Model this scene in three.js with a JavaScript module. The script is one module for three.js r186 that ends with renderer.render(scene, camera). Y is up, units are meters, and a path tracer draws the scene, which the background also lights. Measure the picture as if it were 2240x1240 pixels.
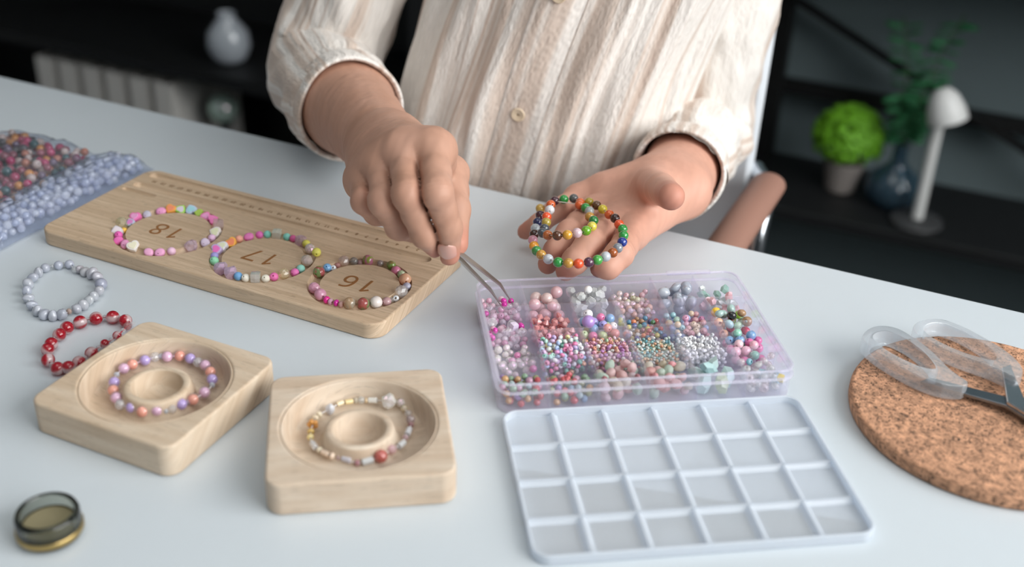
import * as THREE from 'three';
import { mergeGeometries, mergeVertices, toCreasedNormals } from 'three/addons/utils/BufferGeometryUtils.js';
import { RoundedBoxGeometry } from 'three/addons/geometries/RoundedBoxGeometry.js';
import { TextGeometry } from 'three/addons/geometries/TextGeometry.js';
import { FontLoader } from 'three/addons/loaders/FontLoader.js';
import { RectAreaLightUniformsLib } from 'three/addons/lights/RectAreaLightUniformsLib.js';
import { Brush, Evaluator, SUBTRACTION } from 'three-bvh-csg';

// ---------------------------------------------------------------- camera, sky, light, exposure
// World: metres, y up, y = 0 is the desk top, x runs along the desk's far edge, z towards the viewer.
const scene = new THREE.Scene();
const camera = new THREE.PerspectiveCamera(27.717, 2240 / 1240, 0.02, 60);
camera.position.set(0.03645, 0.38006, 0.55221);
camera.rotation.set(-0.5156, 0.42241, 0.0377, 'YXZ');
camera.focus = 0.725;
camera.userData.fStop = 4.0;
scene.add(camera);

const renderer = new THREE.WebGLRenderer({ antialias: true });
renderer.toneMapping = THREE.LinearToneMapping;
renderer.toneMappingExposure = 0.86;
renderer.shadowMap.enabled = true;

scene.background = new THREE.Color(0.85, 0.93, 1.0);
scene.backgroundIntensity = 1.6;
RectAreaLightUniformsLib.init();
const WIN = { x: 1.5, z0: -0.85, z1: 1.15, y0: 0.3, y1: 1.65 };  // window out of view, placed to light the desk and sleeve from the side
const daylight = new THREE.RectAreaLight(new THREE.Color(1.0, 0.985, 0.96), 7.9, WIN.z1 - WIN.z0, WIN.y1 - WIN.y0);
daylight.position.set(WIN.x - 0.012, (WIN.y0 + WIN.y1) / 2, (WIN.z0 + WIN.z1) / 2);
daylight.lookAt(-3, (WIN.y0 + WIN.y1) / 2, (WIN.z0 + WIN.z1) / 2);
scene.add(daylight);
const FILL_PANEL = { x: -0.45, y: 1.85, z: 0.15, s: 0.9 };  // added fill panel overhead, lifts the shadows on the desk behind the arm
const fillLight = new THREE.RectAreaLight(new THREE.Color(1.0, 0.97, 0.93), 1.2, FILL_PANEL.s - 0.04, FILL_PANEL.s - 0.04);
fillLight.position.set(FILL_PANEL.x, FILL_PANEL.y - 0.022, FILL_PANEL.z);
fillLight.lookAt(FILL_PANEL.x, -1, FILL_PANEL.z);
scene.add(fillLight);


// ---------------------------------------------------------------- helpers
const V3 = (x, y, z) => (x.isVector3 ? x.clone() : Array.isArray(x) ? new THREE.Vector3(...x) : new THREE.Vector3(x, y, z));
let seedState = 7;
const rnd = () => { seedState = (seedState * 1664525 + 1013904223) >>> 0; return seedState / 4294967296; };
const rr = (a, b) => a + (b - a) * rnd();
const pick = (a) => a[Math.floor(rnd() * a.length) % a.length];
const clamp = (x, a = 0, b = 1) => Math.min(b, Math.max(a, x));
const lerp = (a, b, t) => a + (b - a) * t;
const smooth = (a, b, x) => { const t = clamp((x - a) / (b - a)); return t * t * (3 - 2 * t); };

const used = new Map();
function numbered(name) {
  const n = used.get(name) ?? 0; used.set(name, n + 1);
  return n ? name + '_' + String(n).padStart(3, '0') : name;
}
function shade(o) { o.traverse((m) => { if (m.isMesh) { m.castShadow = true; m.receiveShadow = true; } }); return o; }
function tag(o, label, category, group, kind) {
  if (label) o.userData.label = label;
  if (category) o.userData.category = category;
  if (group) o.userData.group = group;
  if (kind) o.userData.kind = kind;
  return o;
}
function thing(name, label, category, pos = [0, 0, 0], turn = 0, group) {
  const g = new THREE.Group(); g.name = numbered(name);
  g.position.set(...pos); g.rotation.y = turn; scene.add(g);
  return tag(g, label, category, group);
}
function mesh(name, geos, mat, parent, label) {
  const list = Array.isArray(geos) ? geos : [geos];
  const g = list.length > 1 ? mergeGeometries(list.map(plain)) : list[0];
  const m = new THREE.Mesh(g, mat); m.name = parent ? name : numbered(name); m.castShadow = m.receiveShadow = true;
  (parent ?? scene).add(m);
  if (label) m.userData.label = label;
  return m;
}
function plain(g) {  // alike attributes so that geometries merge
  const p = g.index ? g.toNonIndexed() : g;
  for (const k of Object.keys(p.attributes)) if (!['position', 'normal', 'uv'].includes(k)) p.deleteAttribute(k);
  if (!p.attributes.uv) p.setAttribute('uv', new THREE.BufferAttribute(new Float32Array(p.attributes.position.count * 2), 2));
  if (!p.attributes.normal) p.computeVertexNormals();
  return p;
}
// a part modelled in world coordinates, hung under a thing that stands elsewhere
function placed(name, geo, mat, t, label) {
  const g = geo.clone(); t.updateMatrixWorld(); g.applyMatrix4(t.matrixWorld.clone().invert());
  return mesh(name, g, mat, t, label);
}
function structure(name, geos, mat) { const m = mesh(name, geos, mat); m.userData.kind = 'structure'; return m; }
function box(w, h, d, x = 0, y = 0, z = 0, r = 0, seg = 2) {
  const g = r ? new RoundedBoxGeometry(w, h, d, seg, r) : new THREE.BoxGeometry(w, h, d);
  return g.translate(x, y, z);
}
function bar(a, b, r0, r1 = r0, seg = 16, caps = false) {  // a round bar between two points
  const A = V3(a), B = V3(b), d = B.clone().sub(A), L = d.length();
  const g = caps ? new THREE.CapsuleGeometry(r0, L, 6, seg) : new THREE.CylinderGeometry(r1, r0, L, seg);
  g.applyQuaternion(new THREE.Quaternion().setFromUnitVectors(V3(0, 1, 0), d.normalize()));
  return g.translate((A.x + B.x) / 2, (A.y + B.y) / 2, (A.z + B.z) / 2);
}
function beam(a, b, w, h) {  // a square bar between two points
  const A = V3(a), B = V3(b), L = A.distanceTo(B), g = new THREE.BoxGeometry(w, h, L), m = new THREE.Matrix4().lookAt(A, B, V3(0, 1, 0));
  return g.applyMatrix4(m).translate((A.x + B.x) / 2, (A.y + B.y) / 2, (A.z + B.z) / 2);
}
function tube(pts, r, seg = 64, rad = 8, closed = false) {
  return new THREE.TubeGeometry(new THREE.CatmullRomCurve3(pts.map((p) => V3(p)), closed, 'centripetal'), seg, r, rad, closed);
}
function roundRect(w, d, r) {
  const s = new THREE.Shape(), x = w / 2, y = d / 2;
  s.moveTo(-x + r, -y); s.lineTo(x - r, -y); s.absarc(x - r, -y + r, r, -Math.PI / 2, 0); s.lineTo(x, y - r); s.absarc(x - r, y - r, r, 0, Math.PI / 2);
  s.lineTo(-x + r, y); s.absarc(-x + r, y - r, r, Math.PI / 2, Math.PI); s.lineTo(-x, -y + r); s.absarc(-x + r, -y + r, r, Math.PI, 1.5 * Math.PI);
  return s;
}
function slab(shape, h, bevel, curve = 24, bseg = 3) {  // a shape in the xz plane, standing on y = 0, h high
  const g = new THREE.ExtrudeGeometry(shape, { depth: h - 2 * bevel, bevelEnabled: bevel > 0, bevelSize: bevel, bevelThickness: bevel, bevelOffset: -bevel, bevelSegments: bseg, curveSegments: curve });
  return g.translate(0, 0, bevel).rotateX(-Math.PI / 2);
}
function boxUV(g, alongX = true) {  // uv in metres from the dominant axis; u runs along the grain
  const p = g.attributes.position, n = g.attributes.normal, uv = new Float32Array(p.count * 2);
  for (let i = 0; i < p.count; i++) {
    const ax = Math.abs(n.getX(i)), ay = Math.abs(n.getY(i)), az = Math.abs(n.getZ(i));
    const x = p.getX(i), y = p.getY(i), z = p.getZ(i);
    const q = ay >= ax && ay >= az ? [x, z] : az >= ax ? [x, y + z] : [x + y * 0.3, z + y];
    uv[2 * i] = alongX ? q[0] : q[1]; uv[2 * i + 1] = alongX ? q[1] : q[0];
  }
  g.setAttribute('uv', new THREE.BufferAttribute(uv, 2));
  return g;
}
// periodic value noise
function noiseGrid(n, seed) { let s = seed; const a = new Float32Array(n * n); for (let i = 0; i < n * n; i++) { s = (s * 1664525 + 1013904223) >>> 0; a[i] = s / 4294967296; } return a; }
const NG = noiseGrid(64, 99);
function vnoise(x, y, px = 64, py = 64) {
  const xi = Math.floor(x), yi = Math.floor(y), fx = x - xi, fy = y - yi, u = fx * fx * (3 - 2 * fx), v = fy * fy * (3 - 2 * fy);
  const m = (i, p) => ((i % p) + p) % p, at = (i, j) => NG[(m(j, py) % 64) * 64 + (m(i, px) % 64)];
  return lerp(lerp(at(xi, yi), at(xi + 1, yi), u), lerp(at(xi, yi + 1), at(xi + 1, yi + 1), u), v);
}
function dataTex(w, h, fn, srgb = true, rx = 1, ry = 1) {
  const d = new Uint8Array(w * h * 4);
  for (let j = 0; j < h; j++) for (let i = 0; i < w; i++) {
    const c = fn(i / w, j / h), k = (j * w + i) * 4;
    d[k] = clamp(c[0], 0, 255); d[k + 1] = clamp(c[1], 0, 255); d[k + 2] = clamp(c[2], 0, 255); d[k + 3] = 255;
  }
  const t = new THREE.DataTexture(d, w, h, THREE.RGBAFormat);
  t.magFilter = THREE.LinearFilter; t.minFilter = THREE.LinearMipmapLinearFilter; t.wrapS = t.wrapT = THREE.RepeatWrapping;
  if (srgb) t.colorSpace = THREE.SRGBColorSpace;
  t.repeat.set(rx, ry); t.needsUpdate = true;
  return t;
}
const mats = new Map();
function std(color, roughness = 0.6, extra = {}) {
  const k = 's' + color + roughness + JSON.stringify(extra);
  if (!mats.has(k)) mats.set(k, new THREE.MeshStandardMaterial({ color, roughness, ...extra }));
  return mats.get(k);
}
function phys(color, o) {
  const k = 'p' + color + JSON.stringify(o);
  if (!mats.has(k)) mats.set(k, new THREE.MeshPhysicalMaterial({ color, ...o }));
  return mats.get(k);
}

// ---- a smooth closed surface round a distance field (surface nets); field < 0 is inside
function nets(field, lo, hi, h) {
  const nx = Math.ceil((hi[0] - lo[0]) / h) + 1, ny = Math.ceil((hi[1] - lo[1]) / h) + 1, nz = Math.ceil((hi[2] - lo[2]) / h) + 1;
  const val = new Float32Array(nx * ny * nz), id = (i, j, k) => (k * ny + j) * nx + i;
  for (let k = 0; k < nz; k++) for (let j = 0; j < ny; j++) for (let i = 0; i < nx; i++) val[id(i, j, k)] = field(lo[0] + i * h, lo[1] + j * h, lo[2] + k * h);
  const cell = new Int32Array(nx * ny * nz).fill(-1), pos = [], idx = [];
  for (let k = 0; k < nz - 1; k++) for (let j = 0; j < ny - 1; j++) for (let i = 0; i < nx - 1; i++) {
    let sx = 0, sy = 0, sz = 0, n = 0;
    const c = [];
    for (let q = 0; q < 8; q++) c.push(val[id(i + (q & 1), j + ((q >> 1) & 1), k + (q >> 2))]);
    for (let a = 0; a < 8; a++) for (const b of [a | 1, a | 2, a | 4]) if (b !== a && (c[a] < 0) !== (c[b] < 0)) {
      const t = c[a] / (c[a] - c[b]);
      sx += lerp(a & 1, b & 1, t); sy += lerp((a >> 1) & 1, (b >> 1) & 1, t); sz += lerp(a >> 2, b >> 2, t); n++;
    }
    if (!n) continue;
    cell[id(i, j, k)] = pos.length / 3;
    pos.push(lo[0] + (i + sx / n) * h, lo[1] + (j + sy / n) * h, lo[2] + (k + sz / n) * h);
  }
  const quad = (a, b, c, d, flip) => { if (a < 0 || b < 0 || c < 0 || d < 0) return; if (flip) idx.push(a, c, b, a, d, c); else idx.push(a, b, c, a, c, d); };
  for (let k = 1; k < nz - 1; k++) for (let j = 1; j < ny - 1; j++) for (let i = 1; i < nx - 1; i++) {
    const v = val[id(i, j, k)] < 0;
    if (v !== val[id(i + 1, j, k)] < 0) quad(cell[id(i, j - 1, k - 1)], cell[id(i, j, k - 1)], cell[id(i, j, k)], cell[id(i, j - 1, k)], !v);
    if (v !== val[id(i, j + 1, k)] < 0) quad(cell[id(i - 1, j, k - 1)], cell[id(i - 1, j, k)], cell[id(i, j, k)], cell[id(i, j, k - 1)], !v);
    if (v !== val[id(i, j, k + 1)] < 0) quad(cell[id(i - 1, j - 1, k)], cell[id(i, j - 1, k)], cell[id(i, j, k)], cell[id(i - 1, j, k)], !v);
  }
  const g = new THREE.BufferGeometry(), P = new Float32Array(pos), N = new Float32Array(pos.length), e = h * 0.5;
  for (let i = 0; i < P.length; i += 3) {
    const x = P[i], y = P[i + 1], z = P[i + 2];
    const gx = field(x + e, y, z) - field(x - e, y, z), gy = field(x, y + e, z) - field(x, y - e, z), gz = field(x, y, z + e) - field(x, y, z - e), l = Math.hypot(gx, gy, gz) || 1;
    N[i] = gx / l; N[i + 1] = gy / l; N[i + 2] = gz / l;
  }
  g.setAttribute('position', new THREE.BufferAttribute(P, 3)); g.setAttribute('normal', new THREE.BufferAttribute(N, 3)); g.setIndex(idx);
  return g;
}
const smin = (a, b, k) => { const h = Math.max(k - Math.abs(a - b), 0) / k; return Math.min(a, b) - h * h * k * 0.25; };
function bone(a, b, ra, rb = ra) {  // distance to a tapered capsule
  const ax = a[0], ay = a[1], az = a[2], dx = b[0] - ax, dy = b[1] - ay, dz = b[2] - az, l2 = dx * dx + dy * dy + dz * dz || 1e-9;
  return (x, y, z) => {
    const px = x - ax, py = y - ay, pz = z - az, t = clamp((px * dx + py * dy + pz * dz) / l2);
    return Math.hypot(px - dx * t, py - dy * t, pz - dz * t) - (ra + (rb - ra) * t);
  };
}


// ---------------------------------------------------------------- the room (kept plain: it only shows far out of focus)
const FLOOR = -0.74, CEIL = 1.86, BACK = -1.5;
const floorMat = std('#26272a', 0.75), wallDark = std('#707f83', 0.8), wallLight = std('#b4b8ba', 0.85), ceilMat = std('#d9dbdc', 0.9);
structure('floor', box(4.8, 0.1, 4.3, -0.5, FLOOR - 0.05, 0.5), floorMat);
structure('ceiling', box(4.8, 0.1, 4.3, -0.5, CEIL + 0.05, 0.5), ceilMat);
structure('wall_back', box(4.8, CEIL - FLOOR, 0.1, -0.5, (CEIL + FLOOR) / 2, BACK - 0.05), wallDark);
structure('wall_front', box(4.8, CEIL - FLOOR, 0.1, -0.5, (CEIL + FLOOR) / 2, 2.55), wallLight);
structure('wall_left', box(0.1, CEIL - FLOOR, 4.1, -2.85, (CEIL + FLOOR) / 2, 0.5), wallLight);
{
  const x = WIN.x + 0.05, h = CEIL - FLOOR, zs = [BACK, WIN.z0, WIN.z1, 2.5];
  structure('wall_right', [
    box(0.1, h, zs[1] - zs[0], x, (CEIL + FLOOR) / 2, (zs[0] + zs[1]) / 2), box(0.1, h, zs[3] - zs[2], x, (CEIL + FLOOR) / 2, (zs[2] + zs[3]) / 2),
    box(0.1, WIN.y0 - FLOOR, zs[2] - zs[1], x, (WIN.y0 + FLOOR) / 2, (zs[1] + zs[2]) / 2), box(0.1, CEIL - WIN.y1, zs[2] - zs[1], x, (WIN.y1 + CEIL) / 2, (zs[1] + zs[2]) / 2),
  ], wallLight);
  const w = new THREE.Group(); w.name = 'unseen_window_1'; w.userData.kind = 'structure'; scene.add(w);  // unseen window, out of view beside the desk
  const cy = (WIN.y0 + WIN.y1) / 2, cz = (WIN.z0 + WIN.z1) / 2, wh = WIN.y1 - WIN.y0, wd = WIN.z1 - WIN.z0, white = std('#e4e5e4', 0.5);
  mesh('window_frame', [box(0.06, 0.04, wd, x, WIN.y0 + 0.02, cz), box(0.06, 0.04, wd, x, WIN.y1 - 0.02, cz), box(0.06, wh, 0.04, x, cy, WIN.z0 + 0.02), box(0.06, wh, 0.04, x, cy, WIN.z1 - 0.02), box(0.05, wh, 0.035, x, cy, cz)], white, w);
  for (const s of [-1, 1]) mesh('pane', box(0.004, wh - 0.08, wd / 2 - 0.06, x, cy, cz + s * wd / 4), phys('#f6fbfc', { transmission: 1, roughness: 0.02, thickness: 0 }), w);
  structure('trim_1', box(0.16, 0.03, wd + 0.12, WIN.x - 0.05, WIN.y0 - 0.016, cz, 0.005), white);
}
{
  const t = thing('added_fill_panel', 'added fill light panel on the ceiling over the desk', 'ceiling light', [FILL_PANEL.x, FILL_PANEL.y, FILL_PANEL.z]);
  const s = FILL_PANEL.s;
  mesh('frame', [box(s, 0.02, 0.02, 0, 0, s / 2 - 0.01), box(s, 0.02, 0.02, 0, 0, -s / 2 + 0.01), box(0.02, 0.02, s - 0.04, s / 2 - 0.01, 0, 0), box(0.02, 0.02, s - 0.04, -s / 2 + 0.01, 0, 0)], std('#e4e5e4', 0.5), t);
  mesh('fill_glow', box(s - 0.04, 0.008, s - 0.04, 0, -0.002, 0), std('#ffffff', 0.6, { emissive: '#fff8ee', emissiveIntensity: 1.2 }), t);  // glowing face of the added fill panel
}


// ---------------------------------------------------------------- the desk
const EDGE = -0.1874;
{
  const t = thing('desk', 'wide white desk with a plain laminate top', 'desk', [-0.45, FLOOR, 0.28]);
  const top = new THREE.MeshStandardMaterial({
    color: '#cbd3d9', roughness: 0.42,
    roughnessMap: dataTex(256, 256, (u, v) => { const n = 190 + 50 * vnoise(u * 16, v * 16, 16, 16); return [n, n, n]; }, false, 3, 3),
  });
  const depth = 0.9, z0 = EDGE - 0.28;
  mesh('desktop', boxUV(box(1.7, 0.026, depth, 0, -FLOOR - 0.013, z0 + depth / 2, 0.0025)), top, t);
  const lm = std('#d5d8da', 0.45);
  for (const sx of [-1, 1]) for (const sz of [0, 1]) mesh('leg', box(0.05, -FLOOR - 0.026, 0.05, sx * 0.79, (-FLOOR - 0.026) / 2, z0 + 0.12 + sz * (depth - 0.2), 0.004), lm, t);
  mesh('apron', box(1.5, 0.06, 0.02, 0, -FLOOR - 0.056, z0 + depth - 0.1), lm, t);
}

// ---------------------------------------------------------------- wood
function woodTex(seed, dark, light, streak, w = 1024, h = 512, freq = 60) {
  return dataTex(w, h, (u, v) => {
    const wob = vnoise(u * 4 + seed, v * 6, 4, 6) * 0.05, y = v + wob;
    let t = 0.5 * vnoise(u * 4 + seed * 3, y * freq, 4, freq) + 0.3 * vnoise(u * 16 + seed, y * freq * 3, 16, freq * 3) + 0.2 * vnoise(u * 2, v * 8 + seed, 2, 8);
    t = clamp((t - 0.5) * streak + 0.5);
    const pore = vnoise(u * 48, v * 256 + seed, 48, 256) > 0.8 ? 0.93 : 1;
    return [0, 1, 2].map((k) => lerp(dark[k], light[k], t) * pore);
  }, true, 1 / 0.26, 1 / 0.13);
}
const bamboo = new THREE.MeshStandardMaterial({ roughness: 0.62, map: woodTex(3, [188, 162, 134], [214, 190, 163], 1.5) });
const pineA = new THREE.MeshStandardMaterial({ roughness: 0.6, map: woodTex(11, [193, 169, 143], [219, 202, 181], 1.5, 1024, 512, 22) });
const pineB = new THREE.MeshStandardMaterial({ roughness: 0.6, map: woodTex(29, [196, 173, 150], [220, 205, 187], 1.5, 1024, 512, 18) });
const burnt = std('#8f6034', 0.8), burntDark = std('#7a5c3d', 0.85);

// ---------------------------------------------------------------- the bracelet board: three ring grooves, two ruler channels, a short slot
const BT = 0.011, GROOVE = 0.0042;
const RINGS = [{ x: -0.4717, z: 0.0057, r: 0.0286 + 0.0041, n: '18' }, { x: -0.3925, z: 0.0057, r: 0.027 + 0.0041, n: '17' }, { x: -0.3171, z: 0.0054, r: 0.0255 + 0.0041, n: '16' }];
const font = await new FontLoader().loadAsync('fonts/droid/droid_sans_regular.typeface.json');
function engraving(s, size) {  // the letters stand upside down for the viewer: they face the person at the desk
  const g = new TextGeometry(s, { font, size, depth: 0.0003, curveSegments: 6, bevelEnabled: false });
  g.computeBoundingBox(); const b = g.boundingBox;
  g.translate(-(b.min.x + b.max.x) / 2, -(b.min.y + b.max.y) / 2, 0).rotateX(-Math.PI / 2).rotateY(Math.PI);
  return g;
}
{
  const X0 = -0.5524, X1 = -0.279, Z0 = -0.0715, Z1 = 0.046, cx = (X0 + X1) / 2, cz = (Z0 + Z1) / 2;
  const t = thing('bracelet_board', 'long bamboo bracelet board with ring grooves marked 18, 17 and 16', 'bracelet board', [cx, 0, cz]);
  const ev = new Evaluator(); ev.useGroups = false; ev.attributes = ['position', 'normal', 'uv'];
  let b = new Brush(slab(roundRect(X1 - X0, Z1 - Z0, 0.011), BT, 0.0014, 12));
  b.updateMatrixWorld();
  const cut = (g) => { const k = new Brush(g); k.updateMatrixWorld(); b = ev.evaluate(b, k, SUBTRACTION); };
  for (const r of RINGS) cut(new THREE.TorusGeometry(r.r, GROOVE, 20, 96).rotateX(Math.PI / 2).translate(r.x - cx, BT + 0.0004, r.z - cz));
  const channel = (x0, x1, z, rad, dy) => cut(new THREE.CapsuleGeometry(rad, x1 - x0, 8, 24).rotateZ(Math.PI / 2).translate((x0 + x1) / 2 - cx, BT + dy, z - cz));
  channel(-0.541, -0.296, -0.0622, 0.0042, 0.0006);
  channel(-0.541, -0.296, -0.0437, 0.0042, 0.0006);
  channel(-0.5448, -0.5185, -0.0335, 0.0022, 0);
  b.geometry.deleteAttribute('color');
  mesh('board', boxUV(b.geometry), bamboo, t);
  for (const r of RINGS) [...r.n].forEach((d, i) => mesh('digit', engraving(d, 0.0152).translate(r.x - cx + (i ? -0.0074 : 0.0074), BT - 0.00012, r.z - cz + 0.001), burnt, t, 'burnt figure ' + d));
  const marks = [];
  for (let k = 1; k <= 30; k++) marks.push(engraving(String(k), 0.0028).translate(-0.299 - (k - 1) * 0.0081 - cx, BT - 0.00012, -0.053 - cz));
  mesh('ruler_numbers', marks, burntDark, t);
}

// ---------------------------------------------------------------- the two square pine trays with a ring-shaped hollow and a small cup
function ringTray(label, pos, turn, mat) {
  const S = 0.0939, H = 0.0192, R = 0.0399, t = thing('beading_tray', label, 'beading tray', pos, turn, 'pine beading trays');
  const sh = roundRect(S, S, 0.0085), hole = new THREE.Path(); hole.absarc(0, 0, R + 0.0008, 0, 2 * Math.PI, true); sh.holes.push(hole);
  const body = slab(sh, H, 0.0016, 48, 4);
  const prof = [[R + 0.0012, H - 0.0016], [R + 0.0004, H - 0.0004], [R - 0.0004, H - 0.0012], [R - 0.0011, H - 0.004], [R - 0.002, 0.0105], [R - 0.0042, 0.0068], [R - 0.0085, 0.0056], [0.0235, 0.0056], [0.0212, 0.0066], [0.0198, 0.0088], [0.0184, 0.0138], [0.0175, 0.0153], [0.0162, 0.0158],
    [0.0146, 0.0157], [0.0137, 0.015], [0.0126, 0.0122], [0.0108, 0.0088], [0.008, 0.0062], [0.0042, 0.0047], [0, 0.0043]];
  const pts = new THREE.SplineCurve(prof.map((p) => new THREE.Vector2(p[0], p[1]))).getPoints(70).map((p) => new THREE.Vector2(Math.max(p.x, 0), p.y));
  const bowl = new THREE.LatheGeometry(pts.reverse(), 96);
  mesh('tray_body', boxUV(mergeGeometries([plain(body), plain(bowl)])), mat, t);
  return t;
}
const TRAY_L = { x: -0.3505, z: 0.16 }, TRAY_R = { x: -0.2321, z: 0.1423 };
ringTray('pale pine beading tray holding the peach, pink and lilac bracelet', [TRAY_L.x, 0, TRAY_L.z], 0.008, pineA);
ringTray('pale pine beading tray holding the crystal bracelet with one red bead', [TRAY_R.x, 0, TRAY_R.z], 0.587, pineB);

// ---------------------------------------------------------------- cork trivet
{
  const cork = new THREE.MeshStandardMaterial({
    roughness: 0.9, bumpScale: 0.0004,
    map: dataTex(1024, 1024, (u, v) => {
      const a = vnoise(u * 40, v * 40, 40, 40), b = vnoise(u * 90 + 7, v * 90, 90, 90), c = vnoise(u * 180, v * 150 + 3, 180, 150), d = vnoise(u * 26 + 3, v * 34, 26, 34);
      let k = 0.72 + 0.3 * a + 0.26 * b; if (c > 0.8 && d > 0.35) k *= 0.5; if (b < 0.2) k *= 0.78;
      return [186 * k, 140 * k, 110 * k];
    }, true, 1 / 0.12, 1 / 0.12),
    bumpMap: dataTex(512, 512, (u, v) => { const n = 255 * (0.5 * vnoise(u * 90 + 7, v * 90, 90, 90) + 0.5 * vnoise(u * 180, v * 150 + 3, 180, 150)); return [n, n, n]; }, false, 1 / 0.12, 1 / 0.12),
  });
  const t = thing('cork_trivet', 'round brown cork trivet under the scissors', 'trivet', [0.0675, 0, -0.046]);
  const R = 0.0787, H = 0.0086;
  const g = new THREE.LatheGeometry([[0, 0], [R - 0.002, 0], [R - 0.0004, 0.001], [R, 0.0025], [R, H - 0.0025], [R - 0.0007, H - 0.0008], [R - 0.0025, H], [R * 0.6, H], [0, H]].map((p) => new THREE.Vector2(...p)), 96);
  mesh('cork_disc', boxUV(g), cork, t);
}

// ---------------------------------------------------------------- scissors with clear handles, lying on the cork with their grips over its edge
{
  const acrylic = phys('#f1f4f7', { transmission: 0.77, roughness: 0.09, thickness: 0, clearcoat: 1, clearcoatRoughness: 0.05 });
  const steel = std('#b9bdc2', 0.24, { metalness: 1 }), steelDark = std('#8d949b', 0.3, { metalness: 1 });
  const A = V3([-.0101, .0140, -.0820]), B = V3([.0433, .0120, -.0493]), A2 = V3([.0180, .0140, -.1073]), B2 = V3([.0579, .0120, -.0782]);
  const dir = B.clone().sub(A); dir.y = 0; const L = dir.length(); dir.normalize();
  const ang = Math.atan2(-dir.z, dir.x);
  const t = thing('scissors', 'scissors with clear plastic handles lying on the cork trivet', 'scissors', [A.x, 0.0092, A.z], ang);
  // local frame: x runs from the grip's end towards the pivot, z across, y up
  const loop = (x0, y0, z0, len, wid, rise, side) => {  // a flat-sided grip ring with a solid foot
    const outer = new THREE.Shape(), w = wid / 2;
    const o = [[0, 0.1], [0.03, 0.62], [0.16, 1], [0.42, 1.02], [0.68, 0.86], [0.9, 0.6], [1.05, 0.42], [1.2, 0.34], [1.3, 0.3], [1.33, 0], [1.25, -0.45], [1.1, -0.78], [0.9, -0.98], [0.6, -1.05], [0.3, -0.98], [0.09, -0.68]];
    const c = new THREE.CatmullRomCurve3(o.map((p) => V3(p[0] * len, side * p[1] * w, 0)), true).getPoints(90);
    outer.setFromPoints(c.map((p) => new THREE.Vector2(p.x, p.y)));
    const i = [[0.09, 0], [0.14, 0.52], [0.34, 0.72], [0.62, 0.62], [0.84, 0.34], [0.98, -0.02], [0.92, -0.4], [0.66, -0.68], [0.36, -0.7], [0.15, -0.46]];
    const hole = new THREE.Path(); hole.setFromPoints(new THREE.CatmullRomCurve3(i.map((p) => V3(p[0] * len, side * p[1] * w, 0)), true).getPoints(70).map((p) => new THREE.Vector2(p.x, p.y)));
    outer.holes.push(hole);
    const g = new THREE.ExtrudeGeometry(outer, { depth: rise - 0.004, bevelEnabled: true, bevelSize: 0.0017, bevelThickness: 0.002, bevelSegments: 4, bevelOffset: -0.0012, curveSegments: 8 });
    return toCreasedNormals(g.translate(0, 0, 0.002).rotateX(-Math.PI / 2), 0.9).translate(x0, y0, z0);
  };
  const off = A2.clone().sub(A).applyAxisAngle(V3(0, 1, 0), -ang);
  const len = L * 0.84;
  mesh('handle', loop(0, 0, 0, len, 0.031, 0.0105, 1), acrylic, t, 'clear handle');
  mesh('handle', loop(off.x, 0.0006, off.z, len, 0.031, 0.0105, -1), acrylic, t, 'clear handle');
  // blades: tangs rise out of the handles' feet and cross at the pivot
  const px = len * 1.95, pz = off.z * 0.5 + 0.001;
  const blade = (x0, z0, x1, z1, tip, y) => {
    const s = new THREE.Shape(); s.moveTo(x0, -(z0 - 0.0035)); s.lineTo(px - 0.01, -(pz - 0.006)); s.lineTo(px + 0.012, -(pz - 0.0055)); s.lineTo(x1, -z1); s.lineTo(x1 - 0.004, -(z1 + tip * 0.002)); s.lineTo(px + 0.012, -(pz + 0.006)); s.lineTo(px - 0.012, -(pz + 0.005)); s.lineTo(x0, -(z0 + 0.0035));
    return new THREE.ExtrudeGeometry(s, { depth: 0.0014, bevelEnabled: true, bevelSize: 0.0004, bevelThickness: 0.0004, bevelSegments: 1 }).rotateX(-Math.PI / 2).translate(0, y, 0);
  };
  mesh('blade', blade(len * 0.95, 0.007, px + 0.075, pz - 0.006, 1, 0.0032), steelDark, t);
  mesh('blade', blade(off.x + len * 1.08, off.z - 0.006, px + 0.075, pz + 0.006, -1, 0.0056), steel, t);
  mesh('pivot', [new THREE.CylinderGeometry(0.0042, 0.0046, 0.002, 24).translate(px, 0.0082, pz)], steel, t);
}

// ---------------------------------------------------------------- small glass jar with a gold band at the near corner
{
  const g = V3([-.3282, .0000, .2639]);
  const t = thing('glass_jar', 'little glass jar with a gold band, alone on the desk before the pine trays', 'jar', [g.x, 0, g.z]);
  const glass = phys('#cfd3cc', { transmission: 1, roughness: 0.08, thickness: 0.002, ior: 1.5, attenuationColor: '#8d8f80', attenuationDistance: 0.02 });
  mesh('jar_body', new THREE.LatheGeometry([[0, 0], [0.0125, 0], [0.0142, 0.001], [0.0148, 0.003], [0.0148, 0.0125], [0.014, 0.0142], [0.0126, 0.0145], [0.0123, 0.0125], [0.0125, 0.003], [0.0115, 0.0018], [0, 0.0018]].map((p) => new THREE.Vector2(...p)), 48), glass, t);
  mesh('gold_band', new THREE.LatheGeometry([[0.01495, 0.003], [0.0155, 0.0034], [0.0155, 0.0058], [0.01495, 0.0062]].map((p) => new THREE.Vector2(...p)), 48), std('#b9a06a', 0.35, { metalness: 1 }), t);
  mesh('content', new THREE.CylinderGeometry(0.0118, 0.0112, 0.005, 32).translate(0, 0.0046, 0), std('#8d8466', 0.7), t);
}

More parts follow.
